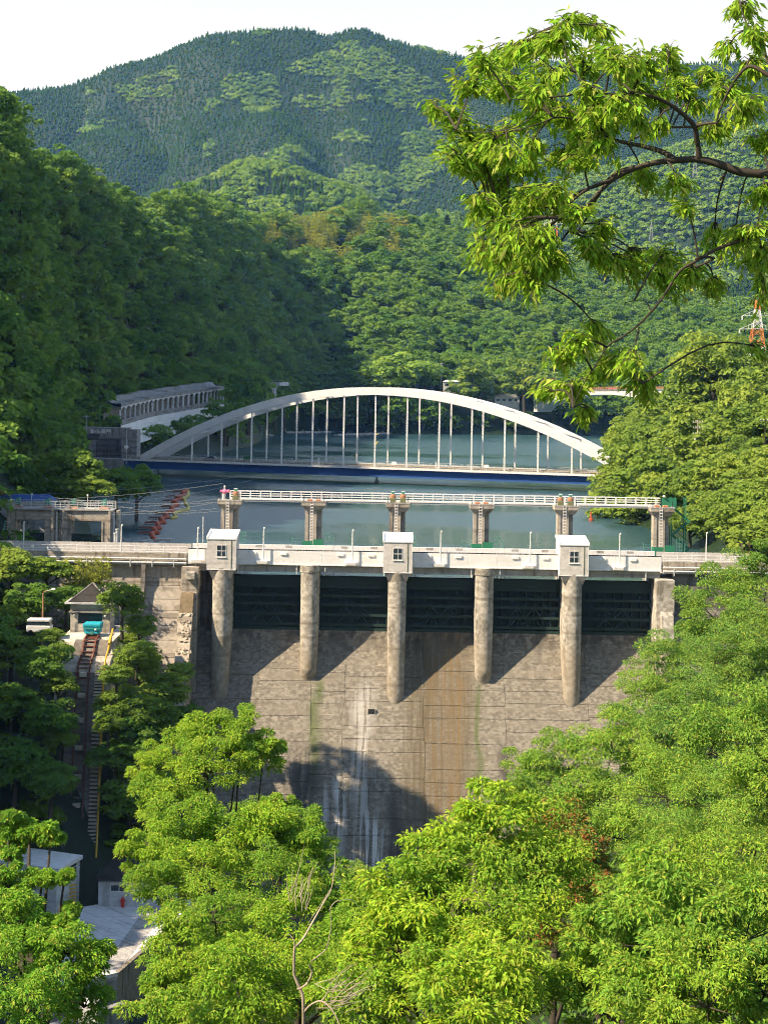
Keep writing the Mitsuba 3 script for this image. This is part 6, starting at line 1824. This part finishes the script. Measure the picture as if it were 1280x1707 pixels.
near_tree('zelkova_tree', 'leafy tree at the left of the centre in front of the yard', [(300, 1385, 45, 62), (370, 1400, 45, 60), (250, 1420, 44, 46), (440, 1390, 45, 52), (505, 1395, 45, 42), (330, 1460, 43, 70), (420, 1470, 43, 70), (265, 1490, 42, 50), (360, 1540, 40, 76), (300, 1580, 39, 66), (270, 1660, 38, 56), (330, 1680, 36, 70)], 0.095, 200, (-4.5, 43), 10, (0.302, 0.486, 0.056))
near_tree('maple_tree', 'dark-hearted tree in the bottom left corner', [(20, 1410, 32, 26), (85, 1392, 32, 20), (50, 1385, 32, 18), (15, 1480, 31, 40), (70, 1470, 31, 24), (108, 1462, 31, 14), (40, 1540, 30, 52), (95, 1545, 30, 26), (120, 1520, 31, 14), (20, 1600, 29, 70), (110, 1590, 29, 56), (60, 1680, 28, 80), (150, 1600, 29, 34), (140, 1680, 29, 46), (10, 1370, 32, 24)], 0.085, 130, (-6.0, 30), 11, (0.239, 0.435, 0.052), npads=22, wl=0.42)
near_tree('pale_shrub', 'small pale green tree standing before the foot of the spillway', [(700, 1485, 70, 32), (650, 1498, 68, 32), (590, 1470, 66, 34), (740, 1500, 66, 30)], 0.11, 150, (1.5, 68), 12, (0.308, 0.452, 0.094), npads=22)
near_tree('dim_tree', 'shaded green tree left before the foot of the spillway', [(450, 1400, 90, 50), (500, 1380, 90, 40), (410, 1370, 92, 40), (470, 1350, 92, 30), (530, 1420, 90, 34)], 0.13, 200, (-5, 90), 13, (0.274, 0.452, 0.059), npads=26)

# dead tree, bottom centre
dt = thing('dead_tree', 'bare pale dead tree at the bottom centre', 'tree')


def limb(parent, name, pts, r0, r1, mat, Y=27.0, dY=0.0, n=6, steps=5):
    k = len(pts)
    P = np.array([at(px, py, Y + dY * i / (k - 1)) for i, (px, py) in enumerate(pts)])
    c = PchipInterpolator(np.arange(k), P, axis=0)(np.linspace(0, k - 1, (k - 1) * steps + 1))
    part(parent, name, tube(c, np.linspace(r0, r1, len(c)), n), mat, smooth=True)
    return c


limb(dt, 'trunk', [(504, 1760), (506, 1707), (505, 1665), (496, 1640), (490, 1620), (491, 1580)], 0.0315, 0.0210, 'pale_bark', 26.0)
limb(dt, 'branch', [(491, 1580), (505, 1566), (520, 1540), (540, 1505), (553, 1480), (558, 1440), (558, 1420)], 0.0189, 0.0034, 'pale_bark', 26.0, 0.6)
limb(dt, 'branch', [(496, 1650), (512, 1640), (520, 1620), (516, 1608), (545, 1580), (552, 1540), (549, 1518)], 0.0189, 0.0050, 'pale_bark', 26.0, -0.4)
limb(dt, 'branch', [(549, 1518), (562, 1503), (580, 1500), (600, 1515)], 0.0067, 0.0021, 'pale_bark', 25.6, 0.2)
limb(dt, 'branch', [(506, 1690), (520, 1675), (535, 1670), (550, 1680), (562, 1700), (570, 1720)], 0.0189, 0.0084, 'pale_bark', 26.0, -0.3)
limb(dt, 'branch', [(535, 1670), (545, 1658), (550, 1642)], 0.0126, 0.0042, 'pale_bark', 25.9, -0.2)
limb(dt, 'branch', [(491, 1578), (488, 1565), (480, 1558)], 0.0084, 0.0042, 'pale_bark', 26.0, 0.1)
limb(dt, 'branch', [(553, 1480), (540, 1500), (520, 1530), (512, 1545)], 0.0050, 0.0021, 'pale_bark', 26.5, -0.2)
limb(dt, 'branch', [(558, 1450), (566, 1440), (572, 1430)], 0.0042, 0.0017, 'pale_bark', 26.5, 0.1)
_rng = np.random.default_rng(8)
tw = []
for i in range(34):
    a = at(_rng.uniform(520, 590), _rng.uniform(1640, 1690), 26.5 + _rng.uniform(-0.3, 0.6))
    b = a + np.array([_rng.uniform(0.05, 0.55), _rng.uniform(-0.2, 0.2), _rng.uniform(-0.05, 0.4)])
    tw.append(tube([a, (a + b) / 2 + _rng.normal(size=3) * 0.03, b], [0.006, 0.005, 0.002], 4))
for i in range(16):
    a = at(_rng.uniform(480, 520), _rng.uniform(1480, 1530), 36 + _rng.uniform(-0.3, 0.6))
    b = a + np.array([_rng.uniform(-0.1, 0.3), 0, _rng.uniform(0.2, 0.9)])
    tw.append(tube([a, (a + b) / 2 + _rng.normal(size=3) * 0.03, b], [0.010, 0.007, 0.003], 4))
part(dt, 'twigs', cat(tw), 'pale_bark')
labels[dt + '__twigs'] = {'kind': 'stuff'}

# ---------------------------------------------------------------- tree on the right whose branch hangs into the picture
ot = thing('overhanging_tree', 'near tree at the right whose leafy branch hangs across the sky', 'tree')
OY = 12.0
g = float(gorge(np.array([4.6]), np.array([12.5]))[0])
part(ot, 'trunk', tube(PchipInterpolator(np.arange(4), np.array([(4.6, 12.6, g - 0.5), (4.5, 12.5, g + 2.2), (4.2, 12.3, 28.2), (4.3, 12.5, 33.0)]), axis=0)(np.linspace(0, 3, 16)), np.linspace(0.3, 0.14, 16), 10), 'bark', smooth=True)
br = []


def ob(pts, r0, r1, Y=OY, dY=0.0):
    c = limb(ot, 'branch', pts, r0 * 0.65, r1 * 0.7, 'bark', Y, dY, 8, 6)
    br.append(c)
    return c


b0 = at(1400, 310, OY)
part(ot, 'main_limb', tube(PchipInterpolator(np.arange(3), np.array([(4.2, 12.3, 28.3), b0 + [0.4, 0.1, -0.1], at(1290, 290, OY)]), axis=0)(np.linspace(0, 2, 10)), np.linspace(0.09, 0.034, 10), 9), 'bark', smooth=True)
ob([(1290, 290), (1240, 287), (1195, 272), (1160, 265), (1110, 268), (1065, 278), (1020, 300), (990, 330), (965, 362), (948, 385)], 0.050, 0.010)
ob([(1166, 266), (1162, 235), (1158, 212), (1135, 187), (1110, 170), (1085, 160), (1055, 155), (1015, 157), (985, 155)], 0.032, 0.010, OY, -0.5)
ob([(985, 155), (950, 158), (905, 163), (850, 166)], 0.012, 0.004, OY - 0.5, -0.3)
ob([(1158, 210), (1175, 206), (1195, 204)], 0.022, 0.010, OY, -0.4)
ob([(1055, 155), (1040, 140), (1028, 133), (1060, 120)], 0.012, 0.006, OY - 0.4, 0.3)
ob([(1125, 266), (1105, 253), (1075, 244), (1045, 238), (1010, 232), (980, 235)], 0.034, 0.010, OY, 0.5)
ob([(1045, 238), (1085, 218), (1120, 212), (1160, 212)], 0.012, 0.012, OY + 0.35, -0.2)
ob([(1065, 278), (1035, 284), (1005, 305), (970, 318), (940, 335), (905, 345), (860, 352), (820, 365)], 0.024, 0.005, OY, 0.4)
ob([(1020, 300), (990, 310), (965, 325), (945, 345), (935, 365)], 0.020, 0.008, OY, -0.4)
ob([(1000, 322), (985, 345), (975, 368), (962, 385)], 0.016, 0.008, OY, 0.3)
ob([(948, 385), (930, 410), (915, 440), (900, 470)], 0.011, 0.004, OY, 0.3)
ob([(1340, 360), (1290, 380), (1235, 400), (1195, 415), (1160, 435), (1135, 450), (1105, 495), (1085, 520), (1060, 545), (1040, 560), (1015, 575), (995, 605), (970, 645), (955, 680)], 0.021, 0.004, 11.4, 0.5)
ob([(1160, 432), (1172, 428), (1190, 430), (1160, 445)], 0.016, 0.010, 11.5, 0.1)
ob([(1065, 545), (1058, 580), (1052, 610), (1070, 640)], 0.008, 0.003, 11.7, 0.2)
ob([(1085, 520), (1070, 500), (1040, 505)], 0.007, 0.003, 11.7, 0.2)
ob([(1210, 287), (1200, 300)], 0.016, 0.009, OY, -0.1)
ob([(905, 163), (880, 200), (850, 215), (800, 220), (760, 215)], 0.008, 0.003, OY - 0.7, 0.2)
ob([(970, 200), (935, 195), (900, 205), (870, 215)], 0.012, 0.004, OY, -0.4)
ob([(1340, 150), (1290, 130), (1250, 110), (1215, 150), (1195, 200)], 0.03, 0.008, 11.6, 0.2)
ob([(1290, 130), (1270, 80), (1245, 40), (1235, 10)], 0.016, 0.006, 11.6, 0.2)
ob([(985, 155), (960, 120), (940, 80), (950, 40)], 0.012, 0.004, OY - 0.5, 0.5)
_cl = [(945, 35, 26), (975, 40, 26), (925, 70, 38), (880, 85, 42), (838, 100, 40), (800, 95, 26), (790, 135, 40), (845, 140, 44), (915, 120, 44), (975, 95, 40), (1005, 50, 22), (1035, 100, 36), (1078, 100, 34), (1112, 85, 26), (1122, 112, 28),
       (738, 185, 30), (765, 212, 36), (718, 178, 14), (758, 250, 40), (800, 268, 40), (828, 220, 44), (880, 190, 40), (935, 190, 42), (1000, 190, 32), (1045, 175, 32), (1095, 150, 36), (1135, 140, 30), (1185, 125, 24),
       (1240, 18, 30), (1262, 60, 36), (1212, 85, 20), (1250, 105, 36), (1208, 150, 36), (1250, 180, 40), (1272, 230, 36), (1200, 210, 32), (1165, 175, 24), (1272, 330, 36), (1245, 385, 38), (1272, 430, 36), (1222, 420, 28), (1192, 412, 22), (1270, 500, 22), (1275, 590, 18),
       (830, 300, 42), (798, 340, 36), (870, 268, 42), (940, 262, 42), (1000, 245, 32), (862, 340, 38), (912, 312, 34), (828, 390, 42), (802, 425, 34), (850, 440, 42), (900, 400, 42), (882, 480, 28), (828, 472, 28), (925, 440, 34), (980, 405, 32), (960, 355, 24), (1008, 380, 22),
       (1075, 300, 26), (1130, 310, 24), (1140, 335, 14), (1108, 425, 26), (1078, 440, 34), (1040, 452, 34), (1150, 462, 38), (1190, 482, 22), (1132, 482, 26), (1000, 430, 24), (1060, 200, 28), (1090, 215, 24),
       (958, 568, 30), (930, 600, 28), (1000, 560, 26), (1020, 600, 34), (1065, 635, 30), (1080, 662, 16), (958, 640, 36), (918, 645, 20), (978, 692, 22), (1000, 622, 26), (1050, 608, 24), (900, 655, 14)]
_rng = np.random.default_rng(21)
from shapely.geometry import Polygon, Point
_hullp = Polygon([(800, 90), (930, 60), (1010, 60), (1120, 110), (1130, 170), (1040, 200), (1000, 260), (930, 290), (990, 390), (930, 470), (830, 480), (790, 420), (810, 330), (750, 240), (790, 150)])
while len(_cl) < 120:
    q = (_rng.uniform(740, 1140), _rng.uniform(60, 490))
    if _hullp.contains(Point(*q)) and min(math.hypot(q[0] - c[0], q[1] - c[1]) for c in _cl) > 13:
        _cl.append((*q, _rng.uniform(18, 30)))
_nodes = np.vstack(br)
_tree = cKDTree(_nodes)
V, Fc, Cc, n = [], [], [], 0
tw = []
for px, py, rp in _cl:
    Y = OY + _rng.uniform(-0.9, 0.9)
    c = at(px, py, Y); R = rp * Y / F
    d_, j = _tree.query(c)
    a = _nodes[j]
    m = (a + c) / 2 + np.array([0, 0, 0.12 * d_]) + _rng.normal(size=3) * 0.04 * d_
    P = PchipInterpolator(np.arange(3), np.array([a, m, c]), axis=0)(np.linspace(0, 2, 9))
    tw.append(tube(P, np.linspace(0.008, 0.004, 9), 5))
    for s in range(max(6, int(rp / 2.3))):
        d = unit(_rng.normal(size=3)); d[2] *= 0.7
        e = c + d * R * _rng.uniform(0.5, 1.3)
        tw.append(tube([P[6], (P[6] + e) / 2 + [0, 0, 0.03], e], [0.004, 0.003, 0.002], 4))
        k = _rng.integers(12, 19)
        t = _rng.uniform(0.12, 1.04, (k, 1))
        Pos = P[6] + (e - P[6]) * t + _rng.normal(size=(k, 3)) * 0.02
        hd = unit(_rng.normal(size=(k, 3)) * [1, 1, 0.2])
        D = hd * 0.85 + unit(e - P[6]) * 0.5 + _rng.normal(size=(k, 3)) * 0.25 + [0, 0, -0.62]
        N = unit(hd * 0.8 + [0, 0, 0.6] + _rng.normal(size=(k, 3)) * 0.35)
        l = _rng.uniform(0.05, 0.105, k)
        v, f = leaves(Pos, D, N, l, l * 0.30, _rng, 0.2)
        V.append(v); Fc.append(f + n); n += len(v)
        Cc.append(np.repeat(tint(k, (0.31, 0.50, 0.05), 0.16, _rng, (0.40, 0.46, 0.10), 0.12), 4, 0))
part(ot, 'twigs', cat(tw), 'bark')
labels[ot + '__twigs'] = {'kind': 'stuff'}
part(ot, 'leaves', (np.vstack(V), np.vstack(Fc)), 'leaf_near', color=np.vstack(Cc))
labels[ot + '__leaves'] = {'kind': 'stuff'}

# ---------------------------------------------------------------- undergrowth on the sides of the gorge
rng = np.random.default_rng(5)
Pu = scatter(np.stack([_gx, _gy, gorge(_gx, _gy)], -1), 2.4, rng)
px, py = project(Pu + [0, 0, 1.0])
ok = (px > -150) & (px < 1430) & (py < 1850) & (Pu[:, 1] > 48) & (Pu[:, 2] > -38.5)
ok &= ~((Pu[:, 0] > -24) & (Pu[:, 0] < 37) & (Pu[:, 1] > 214))
_inc2 = np.vstack([inc(t) for t in np.linspace(0, 1, 60)])
dd = np.min(np.hypot(Pu[:, None, 0] - _inc2[None, :, 0] - 0.4, Pu[:, None, 1] - _inc2[None, :, 1]), 1)
ok &= dd > 4.0
ok &= ~((Pu[:, 0] > -48) & (Pu[:, 0] < -12) & (Pu[:, 1] > 166) & (Pu[:, 1] < 208) & (Pu[:, 2] < -28))
ok &= ~((Pu[:, 0] > -47) & (Pu[:, 0] < -32) & (Pu[:, 1] > 213) & (Pu[:, 1] < 234))
Pu = Pu[ok]
v, f = puff_trees(Pu, rng.uniform(1.2, 2.2, len(Pu)), rng, 30, 0.26)
ground('undergrowth', (v, f), 'leaf_hill', 'dense green undergrowth covering the sides of the gorge', 'stuff', smooth=False)
